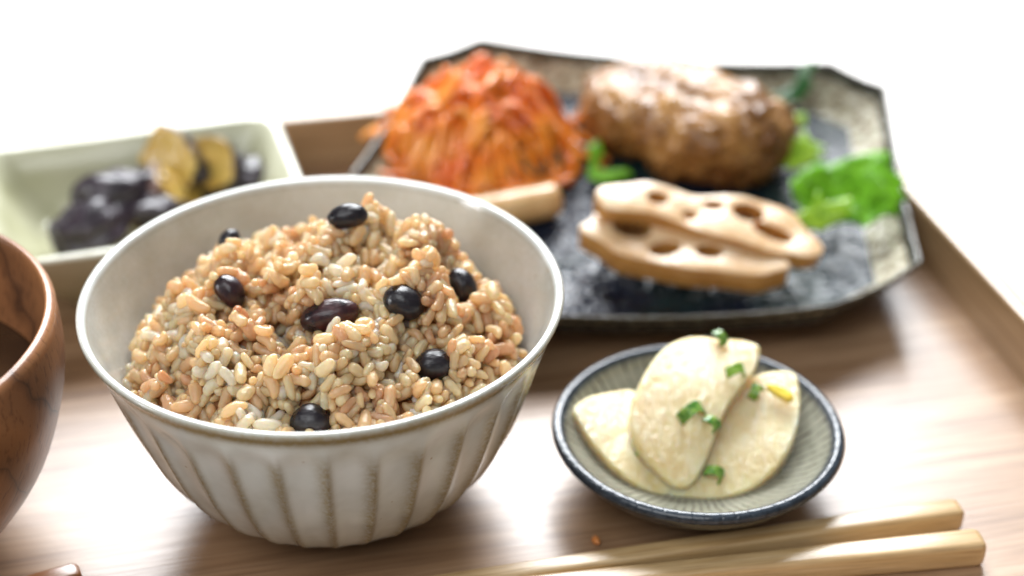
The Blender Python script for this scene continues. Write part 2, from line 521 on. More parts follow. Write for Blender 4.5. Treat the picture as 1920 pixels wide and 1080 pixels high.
rice = thing('rice_heap', 'heap of cooked brown rice filling the fluted ceramic bowl', 'rice', (0, 0, 0.0085))
RO = Vector((0, 0, 0.0085))
grain_me = []
for i, (v, f) in enumerate(GV):
    me = pydata('rice_grain', v, f); me.materials.append(MAT_RICE1); grain_me.append(me)
hide = np.zeros(NG, bool)
gxp, gyp, gdp = project(C)
for bi in range(len(BEANS)):
    if bi in (0, 7): continue
    bp = bean_spheres[bi * 3:bi * 3 + 3]; bxp, byp, bdp = project(bp[:, :3])
    for k3 in range(3):
        rp3 = bp[k3, 3] * F_PX / bdp[k3]
        near = (np.hypot(gxp - bxp[k3], gyp - byp[k3]) < rp3 * {1: 0.6, 3: 1.35}.get(bi, 1.08)) & (gdp < bdp[k3] + 0.001)
        hide |= near
single = set([int(r_) for r_ in rank if not hide[r_]][:299])
tints = np.array([min(1, max(0, 0.62 + 0.70 * (rng.random() - 0.5) + 0.45 * noise.noise(Vector(C[g]) * 70))) for g in range(NG)])
PV, PF, PT = [], [], []
nbase = 0
for g in range(NG):
    if hide[g]: continue
    ax = Vector(A[g]); roll = Vector(rng.normal(size=3)); side = ax.cross(roll).normalized(); up = ax.cross(side)
    hl = (LL[g] + RR[g] * 0.95) * 1.16; hw = RR[g] / 0.42 * 1.18
    Mx = Matrix((( ax.x * hl, side.x * hw, up.x * hw, C[g, 0]), (ax.y * hl, side.y * hw, up.y * hw, C[g, 1]), (ax.z * hl, side.z * hw, up.z * hw, C[g, 2] - RO.z), (0, 0, 0, 1)))
    kk = g % len(GV)
    if g in single:
        o = link('rice_grain', grain_me[kk], None, rice)
        o.matrix_local = Mx; o.color = (tints[g], 0, 0, 1)
    else:
        v, f = GV[kk]; Mn = np.array(Mx)
        PV.append(v @ Mn[:3, :3].T + Mn[:3, 3]); PF += [tuple(i + nbase for i in q) for q in f]
        PT.append(np.full(len(v), tints[g])); nbase += len(v)
me = pydata('packed_rice', np.concatenate(PV), PF)
at = me.attributes.new('tint', 'FLOAT', 'POINT'); at.data.foreach_set('value', np.concatenate(PT).astype(np.float32))
o = link('packed_rice', me, MAT_RICE2, rice); o['kind'] = 'stuff'
fr = bean_tf[3]; fp = fr[0] + (CAM - fr[0]).normalized() * 0.0046 - camU * 0.0024 + camR * 0.0008
fm = GV[3][0]; fax = (camR * 0.55 + camU * 0.83).normalized(); fup = (CAM - fr[0]).normalized(); fup = (fup - fax * fup.dot(fax)).normalized(); fsd = fup.cross(fax)
o = link('rice_grain', grain_me[3], None, rice); o.color = (1.0, 0, 0, 1)
o.matrix_local = Matrix(((fax.x * .0026, fsd.x * .0024, fup.x * .0022, fp.x), (fax.y * .0026, fsd.y * .0024, fup.y * .0022, fp.y), (fax.z * .0026, fsd.z * .0024, fup.z * .0022, fp.z - RO.z), (0, 0, 0, 1)))
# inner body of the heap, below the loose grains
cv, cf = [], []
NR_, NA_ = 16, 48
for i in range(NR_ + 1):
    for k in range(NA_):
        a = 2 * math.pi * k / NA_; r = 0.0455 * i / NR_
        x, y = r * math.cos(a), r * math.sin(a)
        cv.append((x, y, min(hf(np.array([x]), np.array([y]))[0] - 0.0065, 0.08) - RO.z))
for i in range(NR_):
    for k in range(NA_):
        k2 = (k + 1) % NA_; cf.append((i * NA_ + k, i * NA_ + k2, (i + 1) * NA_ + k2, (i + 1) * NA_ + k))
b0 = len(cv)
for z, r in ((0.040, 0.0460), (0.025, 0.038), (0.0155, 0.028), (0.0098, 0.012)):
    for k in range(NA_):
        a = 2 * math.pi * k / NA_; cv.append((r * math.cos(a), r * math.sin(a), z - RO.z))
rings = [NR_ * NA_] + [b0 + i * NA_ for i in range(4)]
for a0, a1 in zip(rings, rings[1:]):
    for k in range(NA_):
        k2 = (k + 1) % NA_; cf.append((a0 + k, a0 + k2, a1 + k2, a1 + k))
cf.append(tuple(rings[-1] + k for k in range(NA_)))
MAT_CORE = simple('rice_core', [(0.3, (0.24, 0.10, 0.035)), (0.7, (0.38, 0.18, 0.07))], 300, 0.5, 0.4, 0.3)  # core coloured dark, painting shade into the crevices between grains
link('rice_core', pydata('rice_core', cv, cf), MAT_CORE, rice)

# ------------------------------------------------------------------ black beans
def bean_mesh(hs, seed):
    b = bmesh.new(); bmesh.ops.create_uvsphere(b, u_segments=32, v_segments=20, radius=1.0)
    r = random.Random(seed); off = r.uniform(0, 50)
    for v in b.verts:
        c = v.co.copy()
        # kidney shape with a shallow dent and a seam on one side
        x, y, z = c
        dent = 0.13 * math.exp(-(x / 0.45) ** 2) * max(0, -y + 0.1)
        seam = 0.05 * math.exp(-(z / 0.10) ** 2) * max(0, 0.6 * z + 0.5 * y + 0.3)
        s = 1 - seam + 0.05 * noise.noise(c * 1.6 + Vector((off, 0, 0))) + 0.034 * noise.noise(Vector((c.x * 2.5, c.y * 8, c.z * 8)) + Vector((off, 3, 0)))
        sq = 1 + 0.07 * (1 - x * x)
        v.co = Vector((x * hs[0] * s, (y * sq * s + dent) * hs[1], z * sq * s * hs[2])) * 0.001
    return bm_mesh('black_bean', b)
for n_, ((px, py, ang, hs, lift, lab, purple), (c, ax, side, up)) in enumerate(zip(BEANS, bean_tf)):
    o = link('black_bean', bean_mesh(hs, n_), MAT_BEAN)
    o.matrix_world = Matrix(((ax.x, side.x, up.x, c.x), (ax.y, side.y, up.y, c.y), (ax.z, side.z, up.z, c.z), (0, 0, 0, 1)))
    o.color = (purple, 0, 0, 1)
    tag(o, lab, 'bean', 'black beans in the rice')

# ================================================================== WOODEN SOUP BOWL
def mat_lacquer_wood():
    k = M('red_brown_wood', 0.42, 0.4, 0.2, 0.25)
    v = k.coord((1, 1, 1), rot=(0.5, 0.35, 0.2))
    sep = k.n('ShaderNodeSeparateXYZ'); k.l(v, sep.inputs[0])
    warp = k.noise(v, 18, 3, 0.6)
    band = k.math('ADD', k.math('MULTIPLY', sep.outputs[0], 48.0), k.math('MULTIPLY', warp, 1.6))
    ring = k.math('FRACT', band)
    c = k.ramp(ring, [(0.0, (0.07, 0.028, 0.012)), (0.03, (0.18, 0.075, 0.030)), (0.5, (0.34, 0.145, 0.055)), (0.9, (0.24, 0.098, 0.037)), (1.0, (0.13, 0.052, 0.02))])
    fl = k.noise(k.coord((60, 900, 260), rot=(0.5, 0.35, 0.2)), 1.0, 3, 0.6)
    c = k.mix(0.6, c, k.ramp(fl, [(0.34, (0.35, 0.30, 0.27)), (0.46, (1, 1, 1))]), 'MULTIPLY')
    k.col(c); k.bump(fl, 0.15, 0.0004); return k.m
MAT_SOUPBOWL = mat_lacquer_wood()
WZ, WR = 0.0665, 0.0570
wc = onz(90, 622, WZ); wc = Vector((wc.x - WR, wc.y, 0))
wp = spline([(0.0250, 0.0), (0.0265, 0.0002), (0.0270, 0.0050), (0.0300, 0.0072), (0.0400, 0.0130), (0.0497, 0.0265), (0.0556, 0.0430), (0.0574, 0.0540), (0.0572, 0.0650)], 5)
wi = spline([(0.0563, 0.0668), (0.0545, 0.0662), (0.0542, 0.0560), (0.0520, 0.0430), (0.0462, 0.0280), (0.0360, 0.0160), (0.0150, 0.0105)], 5)
soup_bowl = thing('soup_bowl', 'reddish-brown turned wooden bowl with a dark grain line', 'bowl', (wc.x, wc.y, 0), 0.5)
link('bowl_body', lathe('soup_bowl_body', [(p.x, p.y) for p in wp + wi], 96), MAT_SOUPBOWL, soup_bowl)
MAT_SOUP = simple('soup_broth', [(0.3, (0.030, 0.014, 0.007)), (0.7, (0.055, 0.027, 0.012))], 60, 0.08, 0.5, 0.1, 90)
so = link('soup', lathe('soup', [(0.0465, 0.0300), (0.0517, 0.0418), (0.0516, 0.0422), (0.0508, 0.0420), (0.0200, 0.0420)], 64), MAT_SOUP, None, (wc.x, wc.y, 0))
tag(so, 'dark brown broth pooled inside the wooden bowl', 'soup')

# ================================================================== SHARED SOFT-SLAB BUILDERS
def frame(n, hint=Vector((1, 0, 0))):
    n = Vector(n).normalized(); u = (hint - n * hint.dot(n)).normalized(); return u, n.cross(u), n
def pebble(name, pts, n, t, ns=0.0006, nf=90, dome=0.0, seed=0.0, edge=0.12, bend=0.0, crisp=False):
    """plump slab: closed outline pts (top rim, in 3-D), thickness t below it along n"""
    n = Vector(n).normalized(); c = sum(pts, Vector()) / len(pts); m = len(pts)
    R = sum((p - c).length for p in pts) / m
    rings = [(0.02, -t), (0.45, -t), (1 - edge * 1.4, -t), (1 - edge * 0.35, -t * 0.86), (1.0, -t * 0.55), (0.995, -t * 0.30), (1 - edge * 0.45, -t * 0.07), (1 - edge * 1.3, 0.0), (0.70, dome * 0.5), (0.5, dome * 0.8), (0.28, dome * 0.95), (0.02, dome)]
    if crisp: rings = [(0.02, -t), (0.5, -t), (0.975, -t), (0.996, -t * 0.93), (1.0, -t * 0.80), (1.0, -t * 0.22), (0.996, -t * 0.07), (0.975, 0.0), (0.93, 0.0), (0.75, dome * 0.5), (0.5, dome * 0.8), (0.28, dome), (0.02, dome)]
    v, f = [], []
    for s, h in rings:
        for p in pts:
            q = c + (p - c) * s + n * h
            q += n * (noise.noise(q * nf + Vector((seed, seed, 0))) * ns) + (p - c).normalized() * (noise.noise(q * nf + Vector((seed + 9, 0, seed))) * ns * min(1, s * 1.5))
            q -= n * (bend * (q - c).dot(frame(n)[1]) ** 2)
            v.append(q - c)
    for i in range(len(rings) - 1):
        for k in range(m):
            k2 = (k + 1) % m; f.append((i * m + k, i * m + k2, (i + 1) * m + k2, (i + 1) * m + k))
    f.append(tuple(range(m))[::-1]); f.append(tuple((len(rings) - 1) * m + k for k in range(m)))
    me = pydata(name, v, f)
    b = bmesh.new(); b.from_mesh(me); bmesh.ops.recalc_face_normals(b, faces=b.faces); b.to_mesh(me); b.free(); smooth(me)
    return me, c
def crop(pts, ox, oy, sc): return [(ox + x / sc, oy + y / sc) for x, y in pts]
def slab_px(name, px, p0, n, t, mat, sub=5, **kw):
    n = Vector(n).normalized()
    P = closed_spline([onplane(x, y, p0, n) for x, y in px], sub)
    me, c = pebble(name, P, n, t, **kw)
    return link(name, me, mat, None, c)

# ================================================================== SMALL ROUND DISH WITH SIMMERED RADISH
DZ = 0.0180
dl, dr = onz(1030, 800, DZ), onz(1588, 800, DZ); dt, db = onz(1305, 640, DZ), onz(1310, 978, DZ - 0.001)
DR = (dr.x - dl.x) / 2 * 0.985
dc = Vector(((dl.x + dr.x) / 2, (dt.y + db.y) / 2 - 0.0005, 0))
def mat_dish():
    k = M('striped_dish_glaze', 0.16, 0.5)
    v = k.coord(); sep = k.n('ShaderNodeSeparateXYZ'); k.l(v, sep.inputs[0])
    ang = k.math('ARCTAN2', sep.outputs[1], sep.outputs[0])
    rad = k.math('SQRT', k.math('ADD', k.math('MULTIPLY', sep.outputs[0], sep.outputs[0]), k.math('MULTIPLY', sep.outputs[1], sep.outputs[1])))
    jit = k.noise(v, 260, 2, 0.5)
    ph = k.math('FRACT', k.math('ADD', k.math('MULTIPLY', ang, 66 / (2 * math.pi)), k.math('MULTIPLY', jit, 0.7)))
    line = k.maprange(k.math('ABSOLUTE', k.math('SUBTRACT', ph, 0.5)), 0.05, 0.16, 1.0, 0.0)
    brk = k.maprange(k.noise(v, 170, 3, 0.6), 0.40, 0.58, 0.25, 1.0)
    rim = k.maprange(rad, DR * 0.885, DR * 0.915)
    line = k.math('MULTIPLY', line, brk)
    cream = k.ramp(k.noise(v, 90, 3), [(0.3, (0.22, 0.22, 0.17)), (0.7, (0.35, 0.345, 0.275))])
    c = k.mix(line, cream, (0.05, 0.045, 0.035))
    dark = k.ramp(k.noise(v, 500, 3, 0.7), [(0.35, (0.014, 0.020, 0.028)), (0.70, (0.045, 0.058, 0.075))])
    under = k.maprange(sep.outputs[2], 0.0060, 0.0120)
    k.col(k.mix(rim, c, dark))
    k.bump(k.math('ADD', k.math('MULTIPLY', line, -1.0), k.noise(v, 600, 2)), 0.25, 0.0004)
    return k.m
dp_o = spline([(0.0165, 0.0), (0.0172, 0.0002), (0.0178, 0.0030), (0.0250, 0.0052), (0.0330, 0.0098), (DR - 0.0012, 0.0148), (DR, 0.0166)], 5)
dp_i = spline([(DR - 0.0008, 0.0180), (DR - 0.0022, 0.0182), (DR - 0.0036, 0.0172), (0.0325, 0.0142), (0.0265, 0.0096), (0.0180, 0.0066), (0.0050, 0.0060)], 5)
dish = link('small_dish', lathe('small_dish', [(p.x, p.y) for p in dp_o + dp_i], 128), mat_dish(), None, dc)
tag(dish, 'small round dish with dark blue-black rim and radial brushed lines', 'dish')
def mat_radish():
    k = M('radish_flesh', 0.22, 0.5, 0.9, 0.07)
    v = k.coord(); n = k.noise(v, 110, 4, 0.6)
    fib = k.noise(k.coord((500, 90, 300)), 1.2, 3, 0.6)
    c = k.ramp(n, [(0.25, (0.66, 0.48, 0.20)), (0.5, (0.77, 0.63, 0.34)), (0.75, (0.84, 0.75, 0.49))])
    c = k.mix(k.maprange(fib, 0.5, 0.72, 0.0, 0.6), c, (0.80, 0.72, 0.52))
    k.col(c); k.bump(k.math('ADD', fib, k.noise(v, 520, 4, 0.65)), 0.8, 0.0011)
    k.sss(0.9, (1.0, 0.62, 0.26), 0.007); return k.m
MAT_RAD = mat_radish()
def dpt(h): return Vector((dc.x, dc.y, h))
RADISH = [
    ('half-moon radish slice lying flat, pale, no scallion on it', [(205, 455), (250, 400), (310, 370), (400, 350), (500, 342), (580, 400), (640, 520), (690, 680), (720, 800), (690, 860), (600, 850), (500, 810), (400, 730), (320, 640), (260, 560)], 0.0125, (0.10, -0.30, 1), 0.0050, 4.0),
    ('large radish slice under the leaning one, yellow peel on its corner', [(1100, 280), (1180, 255), (1260, 246), (1325, 262), (1345, 340), (1350, 420), (1338, 530), (1300, 640), (1230, 740), (1130, 820), (1020, 875), (900, 895), (780, 890), (660, 870), (640, 780), (760, 640), (900, 480), (1010, 360)], 0.0150, (-0.10, -0.40, 1), 0.0055, 11.0),
    ('leaning radish slice topmost of the three, dotted with chopped scallion', [(488, 500), (505, 400), (540, 300), (600, 200), (680, 115), (780, 66), (860, 62), (960, 78), (1060, 84), (1140, 112), (1150, 160), (1120, 250), (1060, 330), (990, 430), (930, 560), (885, 670), (850, 745), (805, 800), (750, 822), (690, 800), (630, 755), (560, 690), (505, 600)], 0.0220, (-0.02, -0.52, 1), 0.0060, 23.0)]
RC = []
for lab, pts, h, n, t, sd in RADISH:
    o = slab_px('radish_slice', crop(pts, 1000, 600, 2.7), dpt(h), n, t, MAT_RAD, 4, ns=0.0006, nf=60, dome=0.0004, seed=sd, crisp=True, bend=(5.0 if sd > 20 else 3.0))
    RC.append(o.location.copy())
    tag(o, lab, 'radish', 'radish slices in the small dish')
# scallion pieces: short curled bits of green tube
def mat_scallion():
    k = M('scallion_green', 0.25, 0.5)
    v = k.coord(); n = k.noise(v, 500, 3); r = k.rand()
    a = k.mix(r, (0.05, 0.17, 0.025), (0.16, 0.30, 0.03))
    k.col(k.mix(k.maprange(n, 0.45, 0.7), a, (0.30, 0.45, 0.08))); k.sss(0.3, (0.4, 1, 0.2), 0.001); return k.m
MAT_SCAL = mat_scallion()
def scallion_mesh(arc, r, w, th, seed):
    v, f = [], []; m = 12; rr = random.Random(seed)
    for i in range(m + 1):
        a = -arc / 2 + arc * i / m
        for (dr_, dz) in ((0, -w / 2), (0, w / 2), (th, w / 2), (th, -w / 2)):
            q = r - th + dr_ + rr.uniform(-0.00008, 0.00008)
            v.append((q * math.sin(a), dz + 0.0004 * math.sin(a * 2), q * math.cos(a) - r))
    for i in range(m):
        for k in range(4):
            f.append((i * 4 + k, i * 4 + (k + 1) % 4, (i + 1) * 4 + (k + 1) % 4, (i + 1) * 4 + k))
    f.append((0, 1, 2, 3)); f.append((m * 4 + 3, m * 4 + 2, m * 4 + 1, m * 4))
    return pydata('scallion_bit', v, f, False)
topn = Vector(RADISH[2][3]).normalized(); topp = dpt(RADISH[2][2] + 0.0012)
midn = Vector(RADISH[1][3]).normalized(); midp = dpt(RADISH[1][2] + 0.0012)
lown = Vector(RADISH[0][3]).normalized(); lowp = dpt(RADISH[0][2] + 0.0012)
SCAL = [(1296, 775, topp, topn, 3.6, 0.0040, 0.0042, 0.5, 'bright green curled scallion bit in the middle of the leaning radish slice'),
        (1334, 792, topp, topn, 3.0, 0.0026, 0.0030, 2.2, 'dark green scallion bit touching the bright one on the leaning slice'),
        (1379, 696, topp, topn, 3.4, 0.0028, 0.0036, 0.1, 'dark scallion bit near the upper corner of the leaning radish slice'),
        (1417, 732, midp + midn * 0.001, midn, 3.0, 0.0026, 0.0032, 1.0, 'wet scallion bit beside the yellow peel on the large slice'),
        (1338, 886, midp + midn * 0.0006, midn, 3.2, 0.0028, 0.0034, 2.6, 'olive scallion bit on the lower edge of the large radish slice'),
        (1350, 627, topp, topn, 2.4, 0.0026, 0.0030, 1.9, 'yellow-green scallion bit on the top edge of the leaning slice'),
        (1205, 845, lowp, lown, 2.4, 0.0022, 0.0030, 0.9, 'thin scallion sliver tucked between the flat and leaning slices')]
for i, (x, y, p0, n, arc, r, wd, rz, lab) in enumerate(SCAL):
    p = onplane(x, y, p0, n); sl = 2 if p0 is topp else 0 if p0 is lowp else 1
    p = p - n * ((5.0 if sl == 2 else 3.0) * (p - RC[sl]).dot(frame(n)[1]) ** 2)
    o = link('scallion_bit', scallion_mesh(arc * 1.35, r * 0.9, wd * 0.8, 0.00045, i), MAT_SCAL)
    u, vv, nn = frame(n, Vector((math.cos(rz), math.sin(rz), 0)))
    o.matrix_world = Matrix(((u.x, vv.x, nn.x, p.x), (u.y, vv.y, nn.y, p.y), (u.z, vv.z, nn.z, p.z), (0, 0, 0, 1)))
    o.location = p + nn * (r * 0.75)
    tag(o, lab, 'scallion', 'chopped scallion on the radish')
MAT_PEEL = simple('yellow_peel', [(0.3, (0.72, 0.50, 0.04)), (0.7, (0.86, 0.68, 0.10))], 300, 0.25, 0.5, 0.2, 600, 0.0005, (0.4, (1, .8, .2), 0.001))
o = slab_px('citrus_peel', crop([(1180, 320), (1230, 325), (1290, 350), (1315, 385), (1295, 400), (1250, 380), (1200, 350)], 1000, 600, 2.7), midp + midn * 0.0020, midn, 0.0022, MAT_PEEL, 4, ns=0.0003, nf=200)
tag(o, 'sliver of bright yellow citrus peel on the large radish slice', 'peel')

# ================================================================== CHOPSTICKS, WOODEN TIP, CRUMB
def stick(name, A_, B_, wa, wb, mat, label, cat, group=None, L=None, n=14):
    A_ = Vector((A_.x, A_.y, 0)); B_ = Vector((B_.x, B_.y, 0)); d = (B_ - A_).normalized()
    L = L or (B_ - A_).length
    sec = []
    for k in range(24):
        a = 2 * math.pi * k / 24; c, s = math.cos(a), math.sin(a); e = 0.42
        sec.append((math.copysign(abs(c) ** e, c), math.copysign(abs(s) ** e, s)))
    v, f = [], []
    st = [(0.0, 0.70), (0.0006, 0.90), (0.0018, 1.0)] + [(0.0018 + (L - 0.0030) * i / n, 1.0) for i in range(1, n)] + [(L - 0.0012, 1.0), (L, 0.6)]
    for x, q in st:
        w_ = (wa + (wb - wa) * x / L) / 2 * q
        hw = (wa + (wb - wa) * x / L) / 2
        rd = min(1.0, max(0.0, (x / L - 0.55) / 0.3))
        for k, (yy, zz) in enumerate(sec):
            a = 2 * math.pi * k / 24
            y2 = yy * (1 - rd) + math.cos(a) * rd; z2 = zz * (1 - rd) + math.sin(a) * rd
            v.append((x, y2 * w_, z2 * w_ + hw))
    for i in range(len(st) - 1):
        for k in range(24):
            k2 = (k + 1) % 24; f.append((i * 24 + k, (i + 1) * 24 + k, (i + 1) * 24 + k2, i * 24 + k2))
    f.append(tuple(range(24))); f.append(tuple((len(st) - 1) * 24 + k for k in range(24))[::-1])
    o = link(name, pydata(name, v, f), mat, None, A_)
    o.rotation_euler = (0, 0, math.atan2(d.y, d.x))
    return tag(o, label, cat, group)
s1a, s1b = onz(1799, 962, 0.0036), onz(868, 1089, 0.0034)
s2a, s2b = onz(1840, 1026, 0.0036), onz(1120, 1092, 0.0034)
stick('chopstick', s1a, s1b, 0.0068, 0.0038, MAT_STICK, 'wooden chopstick lying beside the small dish, partly in its shadow', 'chopstick', 'pair of chopsticks', 0.225)
stick('chopstick', s2a, s2b, 0.0076, 0.0038, MAT_STICK, 'wooden chopstick on the far side of its mate from the dish, in full light', 'chopstick', 'pair of chopsticks', 0.225)
MAT_TIP = wood('red_brown_tip', (0.22, 0.075, 0.02), (0.32, 0.12, 0.035), (0.40, 0.17, 0.05), 0.3, 0.5, (14, 200, 200), 0.1)
t1, t2 = onz(152, 1075, 0.004), onz(-60, 1140, 0.003)
stick('spoon_handle', t1, t2, 0.0062, 0.0060, MAT_TIP, 'rounded red-brown wooden handle tip lying on the tray by the soup bowl', 'spoon', None, 0.12)
bm = bmesh.new(); bmesh.ops.create_icosphere(bm, subdivisions=3, radius=1.0)
for v in bm.verts:
    v.co = Vector((v.co.x * 0.0010 * (1 + 0.2 * noise.noise(v.co * 2)), v.co.y * 0.0016 * (1 - 0.2 * v.co.y), v.co.z * 0.0009))
MAT_CRUMB = simple('orange_crumb', [(0.3, (0.55, 0.18, 0.04)), (0.7, (0.70, 0.28, 0.08))], 600, 0.35, 0.5, 0.3)
cp = onz(1117, 1012, 0.0009)
o = link('crumb', bm_mesh('crumb', bm), MAT_CRUMB, None, (cp.x, cp.y, 0.0009)); o.rotation_euler = (0, 0, 0.4)
tag(o, 'tiny orange crumb on the tray between bowl and chopstick', 'crumb')

# ================================================================== CELADON SQUARE DISH WITH EGGPLANT
LA = math.radians(17.0); LZ = 0.030
lu = Vector((math.cos(LA), math.sin(LA), 0)); lv = Vector((-math.sin(LA), math.cos(LA), 0))
LU0, LU1, LV0, LV1 = -0.0860, 0.0150, 0.0895, 0.1700
lc = lu * ((LU0 + LU1) / 2) + lv * ((LV0 + LV1) / 2)
def mat_celadon():
    k = M('celadon_glaze', 0.12, 0.5)
    v = k.coord(); c = k.ramp(k.noise(v, 45, 3), [(0.3, (0.40, 0.395, 0.24)), (0.7, (0.53, 0.52, 0.37))])
    k.col(k.mix(k.attr('edge'), c, (0.72, 0.72, 0.62))); k.bump(k.noise(v, 120, 2), 0.08, 0.001); return k.m
def squircle(sx, sy, rad, n=10):
    out = []
    for cx, cy, a0 in ((sx - rad, sy - rad, 0), (-sx + rad, sy - rad, 90), (-sx + rad, -sy + rad, 180), (sx - rad, -sy + rad, 270)):
        for i in range(n):
            a = math.radians(a0 + 90 * i / (n - 1)); out.append((cx + rad * math.cos(a), cy + rad * math.sin(a)))
    # sample each straight side too
    res = []
    for i, p in enumerate(out):
        q = out[(i + 1) % len(out)]; res.append(p)
        if i % n == n - 1:
            for j in range(1, 8): res.append((p[0] + (q[0] - p[0]) * j / 8, p[1] + (q[1] - p[1]) * j / 8))
    return res
def dish_from_rings(name, rings, edge_fn=None):
    v, f, ev = [], [], []; m = len(rings[0][0])
    for i, (pts, z) in enumerate(rings):
        for (x, y) in pts:
            wob = 0.0011 * noise.noise(Vector((x * 38, y * 38, 4.0))) if 2 < i < 7 else 0
            v.append((x, y, z + wob)); ev.append(edge_fn(i) if edge_fn else 0.0)
    for i in range(len(rings) - 1):
        for k in range(m):
            k2 = (k + 1) % m; f.append((i * m + k, i * m + k2, (i + 1) * m + k2, (i + 1) * m + k))
    f.append(tuple(range(m))[::-1]); f.append(tuple((len(rings) - 1) * m + k for k in range(m)))
    me = pydata(name, v, f)
    at = me.attributes.new('edge', 'FLOAT', 'POINT'); at.data.foreach_set('value', np.array(ev, np.float32))
    return me
hx, hy = (LU1 - LU0) / 2, (LV1 - LV0) / 2
R_ = [(hx - .028, hy - .022, .008, 0.0), (hx - .024, hy - .018, .010, 0.0004), (hx - .022, hy - .016, .011, 0.0040), (hx - .006, hy - .006, .010, 0.0190), (hx - .0005, hy - .0005, .008, 0.0290), (hx, hy, .008, 0.0300), (hx - .0010, hy - .0010, .008, 0.0308),
      (hx - .0035, hy - .0035, .0075, 0.0302), (hx - .0080, hy - .0080, .009, 0.0210), (hx - .0160, hy - .0140, .010, 0.0110), (hx - .0210, hy - .0180, .010, 0.0078), (hx - .028, hy - .026, .008, 0.0070), (0.006, 0.005, .002, 0.0070)]
me = dish_from_rings('celadon_dish', [(squircle(a, b, c), z) for a, b, c, z in R_], lambda i: 0.9 if i in (5, 6) else (0.3 if i in (4, 7) else 0.0))
o = link('celadon_dish', me, mat_celadon(), None, (lc.x, lc.y, 0)); o.rotation_euler = (0, 0, LA)
tag(o, 'rounded square pale green dish holding simmered eggplant', 'dish')
def mat_egg(name, skin):
    k = M(name, 0.34, 0.4, 0.1, 0.1)
    v = k.coord(); n = k.noise(v, 140, 4, 0.6)
    sk = k.ramp(n, [(0.3, skin[0]), (0.7, skin[1])])
    fl = k.ramp(n, [(0.3, (0.42, 0.23, 0.035)), (0.7, (0.62, 0.44, 0.12))])
    k.col(k.mix(k.attr('flesh'), sk, fl)); k.bump(k.noise(v, 300, 4), 0.3, 0.001); return k.m
MAT_EGG1 = mat_egg('eggplant_dark', ((0.014, 0.010, 0.014), (0.045, 0.030, 0.042)))
MAT_EGG2 = mat_egg('eggplant_brown', ((0.10, 0.055, 0.050), (0.20, 0.12, 0.10)))
def eggplant(name, mat, x, y, z, L, wd, ht, yaw, tilt, fleshside, seed, label):
    """chunk of eggplant: rounded skin side, cut pale face"""
    b = bmesh.new(); bmesh.ops.create_icosphere(b, subdivisions=4, radius=1.0)
    fl = []
    for v in b.verts:
        c = v.co.copy(); q = Vector(c)
        cut = 0.25
        if q.dot(fleshside) > cut: q = q - fleshside * (q.dot(fleshside) - cut) * 0.85
        s = 1 + 0.34 * noise.noise(c * 1.4 + Vector((seed, 0, 0))) + 0.15 * noise.noise(c * 3.6 + Vector((0, seed, 0))) + (0.16 if c.dot(fleshside) > 0.3 else 0.04) * noise.noise(c * 7 + Vector((0, seed, 0)))
        v.co = Vector((math.copysign(abs(q.x) ** 0.8, q.x) * L, q.y * wd, q.z * ht)) * s
        fl.append(min(1.0, max(0.0, (c.dot(fleshside) - 0.30) * 5)))
    me = bm_mesh(name, b)
    at = me.attributes.new('flesh', 'FLOAT', 'POINT'); at.data.foreach_set('value', np.array(fl, np.float32))
    p = onz(x, y, z); o = link(name, me, mat, None, p)
    o.rotation_euler = (tilt[0], tilt[1], yaw)
    return tag(o, label, 'eggplant', 'eggplant chunks in the square dish')
V3 = lambda *a: Vector(a).normalized()
eggplant('eggplant_chunk', MAT_EGG1, 180, 428, 0.0165, 0.0150, 0.0105, 0.0085, 0.75, (0.1, -0.1, 0), V3(0.2, -0.3, -0.9), 1.0, 'dark eggplant chunk lying lowest, against the near wall of the square dish')
eggplant('eggplant_chunk', MAT_EGG1, 232, 372, 0.0200, 0.0165, 0.0095, 0.0095, 0.35, (0.3, -0.15, 0), V3(0.1, -0.2, -0.95), 21.0, 'purple-grey eggplant chunk with dull skin up, between dark and brown chunks')
eggplant('eggplant_chunk', MAT_EGG1, 292, 395, 0.0165, 0.0105, 0.0100, 0.0085, 1.2, (0.0, 0.2, 0), V3(0.3, -0.2, -0.9), 31.0, 'blackish eggplant chunk half hidden behind the rice bowl rim')
eggplant('eggplant_chunk', MAT_EGG2, 322, 358, 0.0200, 0.0110, 0.0105, 0.0090, 0.2, (0, 0.15, 0), V3(0.75, -0.1, 0.65), 5.0, 'small brownish eggplant chunk wedged between the dark and yellow ones')
eggplant('eggplant_chunk', MAT_EGG1, 325, 296, 0.0270, 0.0125, 0.0080, 0.0100, -0.75, (0.25, 0.1, 0), V3(0.25, -0.55, 0.75), 9.0, 'yellow-fleshed eggplant chunk with a pointed top, topmost of the pile')
eggplant('eggplant_chunk', MAT_EGG1, 398, 312, 0.0225, 0.0120, 0.0085, 0.0105, -0.4, (0.1, 0.2, 0), V3(-0.35, -0.6, 0.65), 14.0, 'yellow eggplant chunk with a dark green-black skin end')
eggplant('eggplant_chunk', MAT_EGG1, 448, 335, 0.0170, 0.0090, 0.0090, 0.0080, 0.4, (0.1, 0.2, 0), V3(-0.3, 0.2, -0.9), 17.0, 'small dark skin-side eggplant piece at the far end of the pile')

